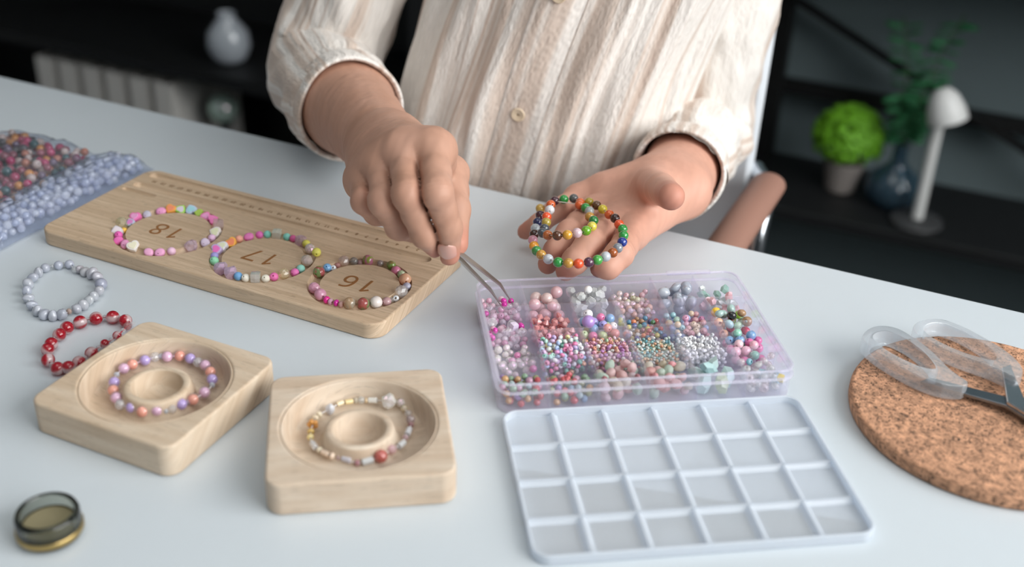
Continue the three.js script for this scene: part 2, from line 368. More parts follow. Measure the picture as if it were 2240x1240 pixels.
// ---------------------------------------------------------------- two clear packets of beads beside the board
function packet(label, x0, x1, z0, z1, h, group) {
  const t = thing('bead_packet', label, 'packet', [(x0 + x1) / 2, 0, (z0 + z1) / 2], 0, group);
  const N = 26, M = 30, pos = [], idx = [], w = (x1 - x0) / 2, d = (z1 - z0) / 2;
  for (const side of [1, 0]) for (let j = 0; j <= M; j++) for (let i = 0; i <= N; i++) {
    const u = (i / N) * 2 - 1, v = (j / M) * 2 - 1, dome = Math.pow(Math.max(0, (1 - u ** 4) * (1 - v ** 6)), 0.55);
    const crumple = 0.0016 * (vnoise(i * 0.55 + x0 * 90, j * 0.55) - 0.5) + 0.0012 * (vnoise(i * 1.3, j * 1.1 + 9) - 0.5);
    pos.push(u * w * (1 + 0.02 * Math.sin(v * 7)), side ? 0.0016 + dome * (h + crumple * 2) : 0.0004 + (1 - dome) * 0.001, v * d * (1 + 0.02 * Math.sin(u * 6)));
  }
  const S = (N + 1) * (M + 1);
  for (let s = 0; s < 2; s++) for (let j = 0; j < M; j++) for (let i = 0; i < N; i++) {
    const a = s * S + j * (N + 1) + i, b = a + 1, c = a + N + 1, e = c + 1;
    if (s) idx.push(a, b, c, b, e, c); else idx.push(a, c, b, b, c, e);
  }
  for (let j = 0; j < M; j++) for (const i of [0, N]) { const a = j * (N + 1) + i, b = a + N + 1; idx.push(a, b, a + S, b, b + S, a + S); }
  for (let i = 0; i < N; i++) for (const j of [0, M]) { const a = j * (N + 1) + i, b = a + 1; idx.push(a, a + S, b, b, a + S, b + S); }
  const g = new THREE.BufferGeometry(); g.setAttribute('position', new THREE.Float32BufferAttribute(pos, 3)); g.setIndex(idx); g.computeVertexNormals();
  mesh('bag', g, phys('#f2f5fb', { transmission: 0.93, roughness: 0.1, thickness: 0 }), t, 'clear plastic bag');
  return t;
}
const PACK_A = [-0.606, -0.5645, -0.088, 0.075, 0.0165], PACK_B = [-0.705, -0.605, -0.08, 0.065, 0.02];
packet('clear packet full of colourless crystal beads, lying against the bamboo board', ...PACK_A, 'bead packets');
packet('clear packet of mixed red, orange and dark beads', ...PACK_B, 'bead packets');


// ---------------------------------------------------------------- beads: shapes (unit radius) and materials
const G = {};
const lathe = (pts, seg = 18) => new THREE.LatheGeometry(pts.map((p) => new THREE.Vector2(...p)), seg);
{
  const arc = (h, n, ry = 1) => { const a0 = Math.asin(h), o = []; for (let i = 0; i <= n; i++) { const a = -Math.PI / 2 + a0 + ((Math.PI - 2 * a0) * i) / n; o.push([Math.cos(a), Math.sin(a) * ry]); } return o; };
  const holed = (h, ry, seg, n) => { const o = arc(h, n, ry), y = o[0][1]; return lathe([[h * 0.8, y * 0.2], [h * 0.8, y * 0.9], ...o, [h * 0.8, -y * 0.9], [h * 0.8, -y * 0.2], [h * 0.8, y * 0.2]], seg); };
  G.round = holed(0.2, 1, 22, 14);
  G.seed = holed(0.42, 0.78, 14, 8);
  G.disc = lathe([[0, -0.56], [0.5, -0.55], [0.8, -0.46], [0.98, -0.26], [1.04, 0], [0.98, 0.26], [0.8, 0.46], [0.5, 0.55], [0, 0.56]], 24).rotateX(Math.PI / 2).scale(1, 0.86, 1);
  G.hole = lathe([[0, -0.02], [0.2, -0.02], [0.2, 0.02], [0, 0.02]], 14);
  G.pony = holed(0.4, 0.82, 20, 12);
  G.plainRound = new THREE.SphereGeometry(1, 18, 12);
  G.tiny = new THREE.SphereGeometry(1, 9, 6);
  const facet = (g) => { const q = g.index ? g.toNonIndexed() : g; q.computeVertexNormals(); return q; };
  G.bicone = facet(lathe([[0, -1], [0.3, -0.95], [1, 0.0], [0.3, 0.95], [0, 1]], 8));
  G.faceted = facet(new THREE.IcosahedronGeometry(1.04, 1));
  G.cube = facet((() => { const b = new THREE.BoxGeometry(1.6, 1.6, 1.6, 2, 2, 2), p = b.attributes.position, v = V3(0, 0, 0); for (let i = 0; i < p.count; i++) { v.fromBufferAttribute(p, i); const l = v.length(); v.multiplyScalar(lerp(1, 1.12 / l, 0.3)); p.setXYZ(i, v.x, v.y, v.z); } return b; })());
  G.tubeBead = lathe([[0.34, -1.2], [0.7, -1.25], [0.82, -1.1], [0.82, 1.1], [0.7, 1.25], [0.34, 1.2], [0.34, -1.2]], 14);
  // star-cut chunky crystal
  G.star = facet((() => { const g = new THREE.IcosahedronGeometry(1, 1), p = g.attributes.position, v = V3(0, 0, 0); for (let i = 0; i < p.count; i++) { v.fromBufferAttribute(p, i); const q = Math.abs(Math.round(v.x * 53) + Math.round(v.y * 97) + Math.round(v.z * 31)) % 3; v.multiplyScalar([0.82, 1.05, 1.2][q]); p.setXYZ(i, v.x, v.y, v.z); } return g; })());
  // soft irregular pebble
  G.nugget = (() => { const g = new THREE.SphereGeometry(1, 16, 12), p = g.attributes.position, v = V3(0, 0, 0); for (let i = 0; i < p.count; i++) { v.fromBufferAttribute(p, i); const k = 0.85 + 0.32 * vnoise(v.x * 1.6 + 5, v.y * 1.6 + v.z * 1.3 + 8); p.setXYZ(i, v.x * k * 1.15, v.y * k * 0.85, v.z * k * 0.95); } g.computeVertexNormals(); return g; })();
  G.chip = facet((() => { const g = new THREE.DodecahedronGeometry(1, 0), p = g.attributes.position, v = V3(0, 0, 0); for (let i = 0; i < p.count; i++) { v.fromBufferAttribute(p, i); const k = 0.8 + 0.5 * vnoise(v.x * 2 + 3, v.y * 2 + v.z * 3 + 4); p.setXYZ(i, v.x * k * 1.2, v.y * k * 0.75, v.z * k); } return g; })());
  const heart = (k) => { const s = new THREE.Shape(); s.moveTo(0, -1.05 * k); s.bezierCurveTo(0.5 * k, -0.75 * k, 1.15 * k, -0.2 * k, 1.08 * k, 0.35 * k); s.bezierCurveTo(1.02 * k, 0.95 * k, 0.3 * k, 1.05 * k, 0, 0.6 * k); s.bezierCurveTo(-0.3 * k, 1.05 * k, -1.02 * k, 0.95 * k, -1.08 * k, 0.35 * k); s.bezierCurveTo(-1.15 * k, -0.2 * k, -0.5 * k, -0.75 * k, 0, -1.05 * k); return s; };
  G.heart = new THREE.ExtrudeGeometry(heart(0.86), { depth: 0.7, bevelEnabled: true, bevelSize: 0.2, bevelThickness: 0.26, bevelSegments: 4, curveSegments: 8 }).translate(0, 0, -0.35);
  G.heartFace = new THREE.ExtrudeGeometry(heart(0.62), { depth: 0.1, bevelEnabled: true, bevelSize: 0.1, bevelThickness: 0.06, bevelSegments: 2, curveSegments: 8 }).translate(0, 0, 0.52);
  G.flower = mergeGeometries([0, 1, 2, 3, 4].map((k) => new THREE.SphereGeometry(0.48, 10, 8).translate(0.55, 0, 0).rotateY((k * 2 * Math.PI) / 5)).map(plain));
}
const tint = (c, t) => '#' + new THREE.Color(c).lerp(new THREE.Color('#ffffff'), t).getHexString();
const M = {
  matte: (c) => phys(c, { roughness: 0.5, clearcoat: 0.15, clearcoatRoughness: 0.5 }),
  gloss: (c) => phys(c, { roughness: 0.32, clearcoat: 0.8, clearcoatRoughness: 0.08 }),
  pearl: (c) => phys(c, { roughness: 0.3, clearcoat: 1, clearcoatRoughness: 0.12, sheen: 0.3, sheenColor: '#ffffff' }),
  clear: (c) => phys(tint(c, 0.45), { transmission: 0.72, roughness: 0.04, thickness: 0, clearcoat: 1, clearcoatRoughness: 0.03 }),
  ruby: (c) => phys(c, { transmission: 0.5, roughness: 0.06, thickness: 0, clearcoat: 1, clearcoatRoughness: 0.03 }),
  shell: (c) => phys(c, { transmission: 0.93, roughness: 0.03, thickness: 0, clearcoat: 1, clearcoatRoughness: 0.02 }),
  glass: (c) => phys(c, { transmission: 1, roughness: 0.03, thickness: 0.005, ior: 1.38 }),
  frost: (c) => phys(c, { transmission: 0.5, roughness: 0.55, thickness: 0 }),
  milky: (c) => phys(tint(c, 0.12), { transmission: 0.28, roughness: 0.3, thickness: 0, clearcoat: 1, clearcoatRoughness: 0.06 }),
  ab: (c) => phys(tint(c, 0.4), { transmission: 0.4, roughness: 0.12, thickness: 0, clearcoat: 1, clearcoatRoughness: 0.04, iridescence: 1, iridescenceIOR: 1.9, iridescenceThicknessRange: [100, 420] }),
  catseye: (c) => phys(c, { roughness: 0.2, clearcoat: 1, clearcoatRoughness: 0.05, transmission: 0.12, thickness: 0 }),
};
// glass with two colours melted into it: a round bead whose surface is patched with both
const twoToneMat = new THREE.MeshPhysicalMaterial({ vertexColors: true, transmission: 0.55, roughness: 0.06, thickness: 0, clearcoat: 1, clearcoatRoughness: 0.03 });
const toned = new Map();
function twoTone(c1, c2, bands) {
  const key = c1 + c2 + bands;
  if (!toned.has(key)) {
    const g = G.round.clone(), p = g.attributes.position, c = new Float32Array(p.count * 3), A = new THREE.Color(c1), B = new THREE.Color(c2), col = new THREE.Color();
    for (let i = 0; i < p.count; i++) {
      const x = p.getX(i), y = p.getY(i), z = p.getZ(i), n = vnoise(x * 2.2 + 7, y * 2.2 + z * 1.7 + 9);
      col.copy(A).lerp(B, bands ? smooth(0.25, 0.6, Math.abs(x) + 0.25 * (n - 0.5)) : smooth(0.4, 0.6, n)); c[3 * i] = col.r; c[3 * i + 1] = col.g; c[3 * i + 2] = col.b;
    }
    g.setAttribute('color', new THREE.BufferAttribute(c, 3)); toned.set(key, g);
  }
  return toned.get(key);
}
const quatTo = (d) => new THREE.Quaternion().setFromUnitVectors(V3(0, 1, 0), d.clone().normalize());

// ---------------------------------------------------------------- loose beads laid out round the three ring grooves
// [what it is, shape, finish, colour, radius in mm, place, second colour]
const OLIVE = '#b9b26a', LILAC = '#c9a9d8', CLEARPINK = '#e6c3c4';
function layRing(ring, rows) {
  const R = RINGS[ring], short = rows.map((r) => r[0]), seen = new Map();
  rows.forEach((r, i) => {
    const [what, shape, finish, color, mm, p, second] = r, a = short[(i + rows.length - 1) % rows.length], b = short[(i + 1) % rows.length];
    const s = mm / 1000, c = V3(p);
    let label = `${what} bead in ring ${R.n}, between ${a} and ${b}`;
    if (label.split(' ').length > 16) label = `${what} bead in ring ${R.n}, next to ${a.split(' ').length < b.split(' ').length ? a : b}`;
    const t = thing('loose_bead', label, 'bead', [c.x, what === 'lemon round' || Math.abs(Math.hypot(c.x - R.x, c.z - R.z) - R.r) > 0.0062 ? BT : BT - GROOVE + 0.0005, c.z], 0, 'loose beads laid in ring ' + R.n);
    const tangent = V3(-(c.z - R.z), 0, c.x - R.x).normalize();
    const melt = second && shape !== 'heart', body = mesh(shape === 'heart' ? 'heart_body' : 'bead_body', melt ? twoTone(color, second, false) : G[shape], melt ? twoToneMat : M[finish](color), t);
    body.position.y = s * 0.98; body.scale.setScalar(s);
    if (shape === 'heart' || shape === 'disc') {  // flat beads lie tilted in the groove, face up and outward
      const out = V3(c.x - R.x, 0, c.z - R.z).normalize();
      const face = V3(0, 1, 0).multiplyScalar(0.8).add(V3(0.25, 0, 0.55)).add(out.multiplyScalar(0.25 * (rnd() - 0.3))).normalize();
      body.quaternion.setFromUnitVectors(V3(0, 0, 1), face); body.rotateZ(rr(0, 6.28)); body.position.y = s * 0.82;
    } else if (shape === 'cube' || shape === 'star' || shape === 'faceted') { body.quaternion.copy(quatTo(tangent)); body.rotateY(rr(0, 1.2)); }
    else if (what.includes('holed')) body.quaternion.copy(quatTo(V3(rr(-0.2, 0.3), 0.75, 0.75)));
    else { body.quaternion.copy(quatTo(tangent)); }
    if (second && shape === 'heart') { const f = mesh('heart_face', G.heartFace, M.matte(second), t); f.position.copy(body.position); f.quaternion.copy(body.quaternion); f.scale.setScalar(s); }
    if (shape === 'disc' && what.includes('hole')) { const f = mesh('hole', G.hole, M.matte('#7a3a5c'), t); const d = V3(0.15, 0.12, 0.98).normalize(), q = d.clone().applyQuaternion(body.quaternion.clone().invert()); const k = 1 / Math.sqrt((q.x / 1.04) ** 2 + (q.y / 0.9) ** 2 + (q.z / 0.56) ** 2); f.position.copy(body.position).addScaledVector(d, s * Math.min(k, 1) * 0.97); f.quaternion.copy(quatTo(d)); f.scale.setScalar(s); }  // dark disc on the surface: shade inside the hole put in as colour
  });
}
layRing(0, [
  ['olive crystal star', 'star', 'clear', '#d6d2a2', 4.0, [-.5070, .0115, .0126]],
  ['lilac-blue heart', 'heart', 'matte', '#bcc6dc', 2.9, [-.5046, .0105, .0065], '#dc8ccb'],
  ['hot pink heart', 'heart', 'matte', '#ee78b8', 3.6, [-.5063, .0110, -.0005], '#eba3d2'],
  ['grey lilac holed disc', 'disc', 'matte', '#c6c2d2', 3.4, [-.5024, .0105, -.0080]],
  ['pink holed oval disc', 'disc', 'matte', '#eb9ecb', 3.6, [-.4973, .0105, -.0168]],
  ['orange heart', 'heart', 'matte', '#f2a64a', 3.6, [-.4929, .0110, -.0224], '#f0916c'],
  ['lime heart with white face', 'heart', 'matte', '#a9dc5c', 3.5, [-.4864, .0105, -.0255], '#d9cfdf'],
  ['pale blue heart', 'heart', 'matte', '#bccbe4', 3.7, [-.4798, .0110, -.0288], '#9fd2de'],
  ['leaf green heart', 'heart', 'matte', '#a4c34d', 3.0, [-.4723, .0105, -.0277]],
  ['rose pink heart', 'heart', 'matte', '#e97db4', 3.4, [-.4641, .0110, -.0256], '#e59cca'],
  ['magenta pink heart', 'heart', 'matte', '#e57ab6', 3.3, [-.4569, .0105, -.0241]],
  ['clear blush crystal', 'cube', 'clear', '#f0dada', 4.2, [-.4472, .0118, -.0174]],
  ['cream heart', 'heart', 'matte', '#e2dcd8', 3.7, [-.4429, .0110, -.0087], '#dde0bd'],
  ['orchid pink round', 'round', 'matte', '#e6bfe0', 2.7, [-.4405, .0102, -.0016]],
  ['pale lilac holed disc', 'disc', 'matte', '#d3c3da', 3.6, [-.4393, .0105, .0069]],
  ['lilac crystal star', 'star', 'clear', '#e2cbe8', 4.1, [-.4433, .0118, .0166]],
  ['blush round', 'round', 'matte', '#ecc3dc', 2.9, [-.4516, .0103, .0270]],
  ['mid pink holed disc', 'disc', 'matte', '#eda9d2', 3.5, [-.4569, .0105, .0325]],
  ['pale rose disc', 'disc', 'matte', '#eeaed3', 3.4, [-.4637, .0105, .0355]],
  ['white heart', 'heart', 'matte', '#e9e4e0', 3.8, [-.4776, .0110, .0345], '#e8e3c9'],
  ['dusty rose holed disc', 'disc', 'matte', '#e49cc4', 3.3, [-.4854, .0105, .0339]],
  ['bright pink disc', 'disc', 'matte', '#e86db5', 3.4, [-.4930, .0105, .0319]],
  ['fuchsia holed round', 'round', 'matte', '#e464b4', 2.9, [-.4983, .0103, .0258]],
  ['speckled white heart', 'heart', 'matte', '#d9d3da', 3.6, [-.5028, .0110, .0220], '#e6dbe1'],
  ['small amber round', 'round', 'matte', '#edbd4e', 2.2, [-.5008, .0097, .0176]],
]);
layRing(1, [
  ['lilac heart with pink face', 'heart', 'matte', '#c5b2dc', 3.6, [-.4261, .0110, .0114], '#ea72c1'],
  ['white heart with cream face', 'heart', 'matte', '#e1dfe6', 3.5, [-.4260, .0110, .0057], '#dde0c2'],
  ['tangerine heart', 'heart', 'matte', '#f4b24c', 3.6, [-.4237, .0110, -.0013], '#f28a60'],
  ['peach round', 'round', 'matte', '#f0ae99', 2.7, [-.4235, .0102, -.0094]],
  ['candy pink disc', 'disc', 'matte', '#e27cbb', 3.4, [-.4194, .0105, -.0149]],
  ['magenta round', 'round', 'matte', '#e06cb6', 2.7, [-.4150, .0102, -.0212]],
  ['mint round', 'round', 'matte', '#84cfc0', 2.7, [-.4106, .0102, -.0244]],
  ['clear green cube', 'cube', 'ab', '#e1ecda', 3.6, [-.4040, .0112, -.0266]],
  ['turquoise round', 'round', 'matte', '#83cdbf', 2.7, [-.3967, .0102, -.0278]],
  ['raspberry round', 'round', 'matte', '#d9629c', 2.5, [-.3918, .0100, -.0281]],
  ['lilac clear cube', 'cube', 'clear', '#dcc0da', 3.6, [-.3844, .0112, -.0265]],
  ['yellow round', 'round', 'matte', '#d8d15c', 2.8, [-.3791, .0103, -.0255]],
  ['smoky faceted crystal', 'faceted', 'ab', '#d9d0c6', 3.6, [-.3720, .0112, -.0194]],
  ['lemon round', 'round', 'matte', '#dfd964', 3.1, [-.3619, .0125, -.0124]],
  ['brown faceted crystal', 'faceted', 'ab', '#cfc0b0', 4.0, [-.3639, .0116, -.0037]],
  ['pale aqua round', 'round', 'matte', '#97d7c9', 2.9, [-.3622, .0103, .0060]],
  ['bubblegum pink round', 'round', 'matte', '#ea79bd', 2.8, [-.3628, .0102, .0118]],
  ['clear straw crystal', 'faceted', 'clear', '#ece3b4', 3.6, [-.3672, .0112, .0176]],
  ['pink holed round', 'round', 'matte', '#ee78b8', 2.9, [-.3712, .0103, .0232]],
  ['ivory holed round', 'round', 'matte', '#eeeadb', 2.8, [-.3746, .0102, .0276]],
  ['clear ribbed cube', 'cube', 'ab', '#dfe8e2', 3.7, [-.3805, .0112, .0301]],
  ['cream holed round', 'round', 'matte', '#ece8dc', 2.8, [-.3864, .0102, .0330]],
  ['sky blue round', 'round', 'matte', '#74abdc', 2.9, [-.3918, .0103, .0336]],
  ['purple crystal star', 'star', 'ab', '#c9a4d6', 4.1, [-.3976, .0116, .0333]],
  ['violet crystal star', 'star', 'ab', '#cbaada', 4.1, [-.4069, .0116, .0317]],
  ['mint holed round', 'round', 'matte', '#97dfb8', 3.0, [-.4182, .0104, .0243]],
  ['periwinkle round', 'round', 'matte', '#a39edc', 2.7, [-.4227, .0102, .0183]],
]);
layRing(2, [
  ['watermelon glitter round', 'round', 'milky', '#e07a7e', 4.0, [-.3483, .0115, .0054], '#9bc17c'],
  ['blue holed round', 'round', 'gloss', '#7fb4e4', 2.9, [-.3478, .0103, -.0037]],
  ['small white holed round', 'seed', 'gloss', '#eef1f6', 2.1, [-.3448, .0095, -.0062]],
  ['small rose round', 'round', 'frost', '#dca7a3', 1.9, [-.3446, .0093, -.0111]],
  ['brown glass round', 'faceted', 'clear', '#cdb2a6', 3.7, [-.3425, .0112, -.0155]],
  ['dark smoky round', 'round', 'clear', '#6f5b47', 2.9, [-.3372, .0103, -.0196]],
  ['small mauve round', 'round', 'frost', '#cba4a6', 2.0, [-.3333, .0095, -.0212]],
  ['pink and green glitter round', 'round', 'milky', '#e08cb2', 3.8, [-.3288, .0113, -.0239], '#a9bb52'],
  ['small smoky round', 'round', 'clear', '#a88b88', 2.4, [-.3206, .0098, -.0261]],
  ['olive glitter round', 'round', 'milky', '#b39c68', 3.2, [-.3121, .0106, -.0262], '#a6d06a'],
  ['magenta glass round', 'round', 'milky', '#e06a9a', 3.3, [-.3055, .0107, -.0210]],
  ['pale green crackle round', 'faceted', 'milky', '#bcd1a2', 2.7, [-.3007, .0125, -.0196]],
  ['orange glass round', 'round', 'milky', '#f0b487', 4.1, [-.2939, .0116, -.0129]],
  ['lavender round', 'round', 'milky', '#c3c2dd', 2.8, [-.2893, .0103, -.0071]],
  ['large clear crystal', 'faceted', 'clear', '#eeecec', 4.2, [-.2879, .0117, .0023]],
  ['white holed seed', 'seed', 'gloss', '#eef1f4', 2.2, [-.2883, .0096, .0087]],
  ['clear little crystal', 'bicone', 'clear', '#e9e6e2', 2.0, [-.2899, .0094, .0111]],
  ['dusty pink glass round', 'round', 'milky', '#d9a7ac', 3.0, [-.2907, .0104, .0158]],
  ['large white round', 'round', 'gloss', '#f3ebe6', 4.0, [-.2953, .0115, .0210]],
  ['red and green glass round', 'round', 'milky', '#df7a78', 4.0, [-.3014, .0115, .0262], '#a3ba80'],
  ['gold glitter clear round', 'round', 'milky', '#e2c6a4', 3.9, [-.3093, .0114, .0297], '#d9d2c0'],
  ['frosted blush seed', 'seed', 'frost', '#e3bdb8', 2.3, [-.3146, .0098, .0314]],
  ['magenta seed', 'seed', 'gloss', '#d11d9d', 2.3, [-.3181, .0098, .0313]],
  ['pale pink seed', 'seed', 'frost', '#efc6dd', 2.2, [-.3223, .0097, .0315]],
  ['fuchsia seed', 'seed', 'gloss', '#db1f8e', 2.5, [-.3254, .0100, .0312]],
  ['pearly pink round', 'round', 'milky', '#e69cc0', 3.9, [-.3313, .0114, .0293]],
  ['pink glitter round', 'faceted', 'milky', '#e6a0c0', 3.7, [-.3395, .0112, .0241]],
  ['clear glass seed', 'seed', 'clear', '#e7dcdc', 2.2, [-.3377, .0115, .0217]],
]);

// ---------------------------------------------------------------- strung bracelets: beads and cord are parts of one thing
function strung(name, label, rows, cordColor, opt = {}) {
  const pts = rows.map((r) => V3(r[4])), c = V3(0, 0, 0); pts.forEach((p) => c.add(p)); c.divideScalar(pts.length);
  const t = thing(name, label, 'bracelet', [c.x, opt.base ?? 0, c.z]);
  const n = pts.length;
  rows.forEach((r, i) => {
    const [color, shape, finish, mm, , core] = r, p = pts[i], tan = pts[(i + 1) % n].clone().sub(pts[(i + n - 1) % n]);
    const b = finish === 'crackle' ? mesh('bead', twoTone('#f4e6e8', color, true), twoToneMat, t) : mesh('bead', G[shape], M[finish](color), t);
    b.position.copy(p).sub(t.position); b.quaternion.copy(quatTo(tan)); b.scale.setScalar(mm / 1000); b.rotateY(rr(0, 6));
    if (core) { const k = new THREE.Mesh(G.plainRound, M.matte(core)); k.name = 'core'; k.scale.setScalar(0.78); b.add(k); }
  });
  placed('cord', tube(pts, opt.cord ?? 0.00035, n * 4, 5, opt.closed ?? true), std(cordColor, 0.6), t);
  return t;
}
{
  const PK = ['#dcd2da', 'round', 'clear', 3.9], pk = '#e2b9d4', pe = '#f0a489', li = '#b9a4e0';
  const b = (core, p) => ['#fbf8fb', 'round', 'shell', 3.8, p, core], c = (p, mm = 2.6) => ['#e8e8ee', 'faceted', 'clear', mm, p], s = (p) => ['#dfe3ec', 'seed', 'frost', 1.7, p];
  strung('bracelet', 'peach, pink and lilac bead bracelet lying in the pine tray', [
    b(pk, [-.3692, .0106, .1301]), b(pe, [-.3633, .0106, .1261]), b(li, [-.3564, .0106, .1254]), c([-.3501, .0106, .1264], 2.9), b(pk, [-.3446, .0106, .1269]), b(pe, [-.3378, .0106, .1309]), b(li, [-.3322, .0106, .1365]), s([-.3294, .0099, .1402]),
    b(pk, [-.3279, .0106, .1487]), b(pe, [-.3290, .0106, .1569]), s([-.3308, .0099, .1592]), b(li, [-.3318, .0106, .1632]), c([-.3337, .0102, .1688], 2.6), s([-.3357, .0099, .1713]), b(pk, [-.3397, .0106, .1738]), s([-.3434, .0099, .1749]), b(pe, [-.3458, .0106, .1782]), b(li, [-.3533, .0106, .1779]), c([-.3605, .0104, .1786], 3.0),
    b(pk, [-.3666, .0106, .1749]), b(pe, [-.3729, .0106, .1702]), b(li, [-.3778, .0106, .1640]), s([-.3822, .0102, .1572]), b(pk, [-.3825, .0106, .1511]), b(pe, [-.3811, .0106, .1456]), b(li, [-.3778, .0106, .1390]), c([-.3749, .0106, .1337], 2.9), s([-.3728, .0104, .1311]),
  ], '#e9e4e4');
}
{
  const w = (c, shape, mm, p, f = 'gloss') => [c, shape, f, mm, p];
  strung('bracelet', 'slim bracelet of crystal, gold and white beads with one red bead in the pine tray', [
    w('#eceae4', 'tubeBead', 2.0, [-.2435, .0094, .1104]), w('#eef1ea', 'star', 4.0, [-.2342, .0109, .1086], 'ab'), w('#e3e2da', 'faceted', 2.6, [-.2287, .0094, .1053], 'ab'), w('#ddd49c', 'faceted', 1.9, [-.2249, .0089, .1083], 'ab'), w('#cfc3bd', 'faceted', 2.2, [-.2201, .0094, .1122], 'clear'), w('#b9989a', 'faceted', 2.5, [-.2162, .0096, .1166], 'clear'),
    w('#c79b9f', 'seed', 1.6, [-.2142, .0089, .1196], 'frost'), w('#e6e6ea', 'tubeBead', 2.1, [-.2121, .0094, .1261], 'milky'), w('#e3c9cf', 'seed', 1.6, [-.2112, .0089, .1307], 'frost'), w('#eceef0', 'tubeBead', 2.1, [-.2098, .0094, .1373], 'milky'), w('#eeb9bd', 'faceted', 2.7, [-.2118, .0099, .1439], 'ab'), w('#cf4026', 'faceted', 3.5, [-.2135, .0104, .1519], 'milky'),
    w('#e7e9ec', 'tubeBead', 2.3, [-.2181, .0094, .1573], 'milky'), w('#d6a3ac', 'seed', 1.7, [-.2224, .0089, .1605], 'frost'), w('#dfdde8', 'tubeBead', 2.0, [-.2283, .0094, .1612], 'milky'), w('#e2ccd0', 'seed', 1.6, [-.2329, .0089, .1612], 'frost'), w('#f0d9c4', 'seed', 2.0, [-.2365, .0091, .1617]), w('#ead3be', 'tubeBead', 1.8, [-.2408, .0094, .1618]),
    w('#eadfc8', 'seed', 1.7, [-.2452, .0089, .1604]), w('#e7e5e3', 'tubeBead', 2.0, [-.2496, .0094, .1591], 'milky'), w('#e6d394', 'seed', 1.9, [-.2553, .0091, .1537]), w('#d3b368', 'seed', 2.0, [-.2577, .0091, .1496]), w('#cf8f3f', 'flower', 3.2, [-.2598, .0099, .1447]), w('#ead9bd', 'seed', 2.0, [-.2622, .0091, .1387]), w('#efe1c6', 'seed', 2.0, [-.2623, .0091, .1350]),
    w('#e9ecf4', 'nugget', 3.0, [-.2596, .0096, .1282], 'milky'), w('#efdcb8', 'tubeBead', 1.7, [-.2578, .0094, .1212]), w('#e6cf97', 'tubeBead', 1.8, [-.2544, .0094, .1177]), w('#e9e1d2', 'seed', 1.7, [-.2521, .0089, .1144], 'frost'), w('#e3e0d8', 'faceted', 2.2, [-.2493, .0094, .1132], 'clear'), w('#cdb38f', 'seed', 1.6, [-.2470, .0089, .1117]),
  ], '#e9e4e4', { base: 0.0058 });
}
{
  const red = (p, mm = 4.0) => ['#c5142f', 'round', 'crackle', mm, p, null], cr = (p) => ['#dfe2e4', 'faceted', 'clear', 1.6, p];
  strung('bracelet', 'red crackle glass bead bracelet on the desk beside the pine tray', [
    red([-.4451, .0040, .1436]), cr([-.4485, .0030, .1378]), red([-.4484, .0040, .1338]), cr([-.4505, .0030, .1290]), red([-.4501, .0040, .1258], 4.1), cr([-.4507, .0030, .1201]), red([-.4478, .0040, .1171], 4.2), cr([-.4469, .0030, .1114]), red([-.4426, .0040, .1091], 4.1), cr([-.4402, .0030, .1047]), red([-.4345, .0040, .1034], 4.2), cr([-.4312, .0030, .1011]), red([-.4251, .0040, .1027], 4.0),
    ['#d9dce0', 'bicone', 'clear', 2.2, [-.4183, .0040, .1045]], ['#c4122a', 'faceted', 'clear', 2.5, [-.4203, .0035, .1065]], cr([-.4197, .0030, .1112]), red([-.4177, .0040, .1184], 2.8), cr([-.4184, .0030, .1229]), red([-.4177, .0040, .1289], 2.8), cr([-.4192, .0030, .1325]), red([-.4172, .0040, .1404]), cr([-.4180, .0030, .1447]), red([-.4166, .0040, .1511]), cr([-.4176, .0030, .1542]), red([-.4181, .0040, .1578]), cr([-.4208, .0030, .1592]), red([-.4228, .0040, .1614]), cr([-.4298, .0030, .1591]), red([-.4342, .0040, .1572]), cr([-.4400, .0030, .1526]), red([-.4426, .0040, .1490]),
  ], '#c51a35');
}
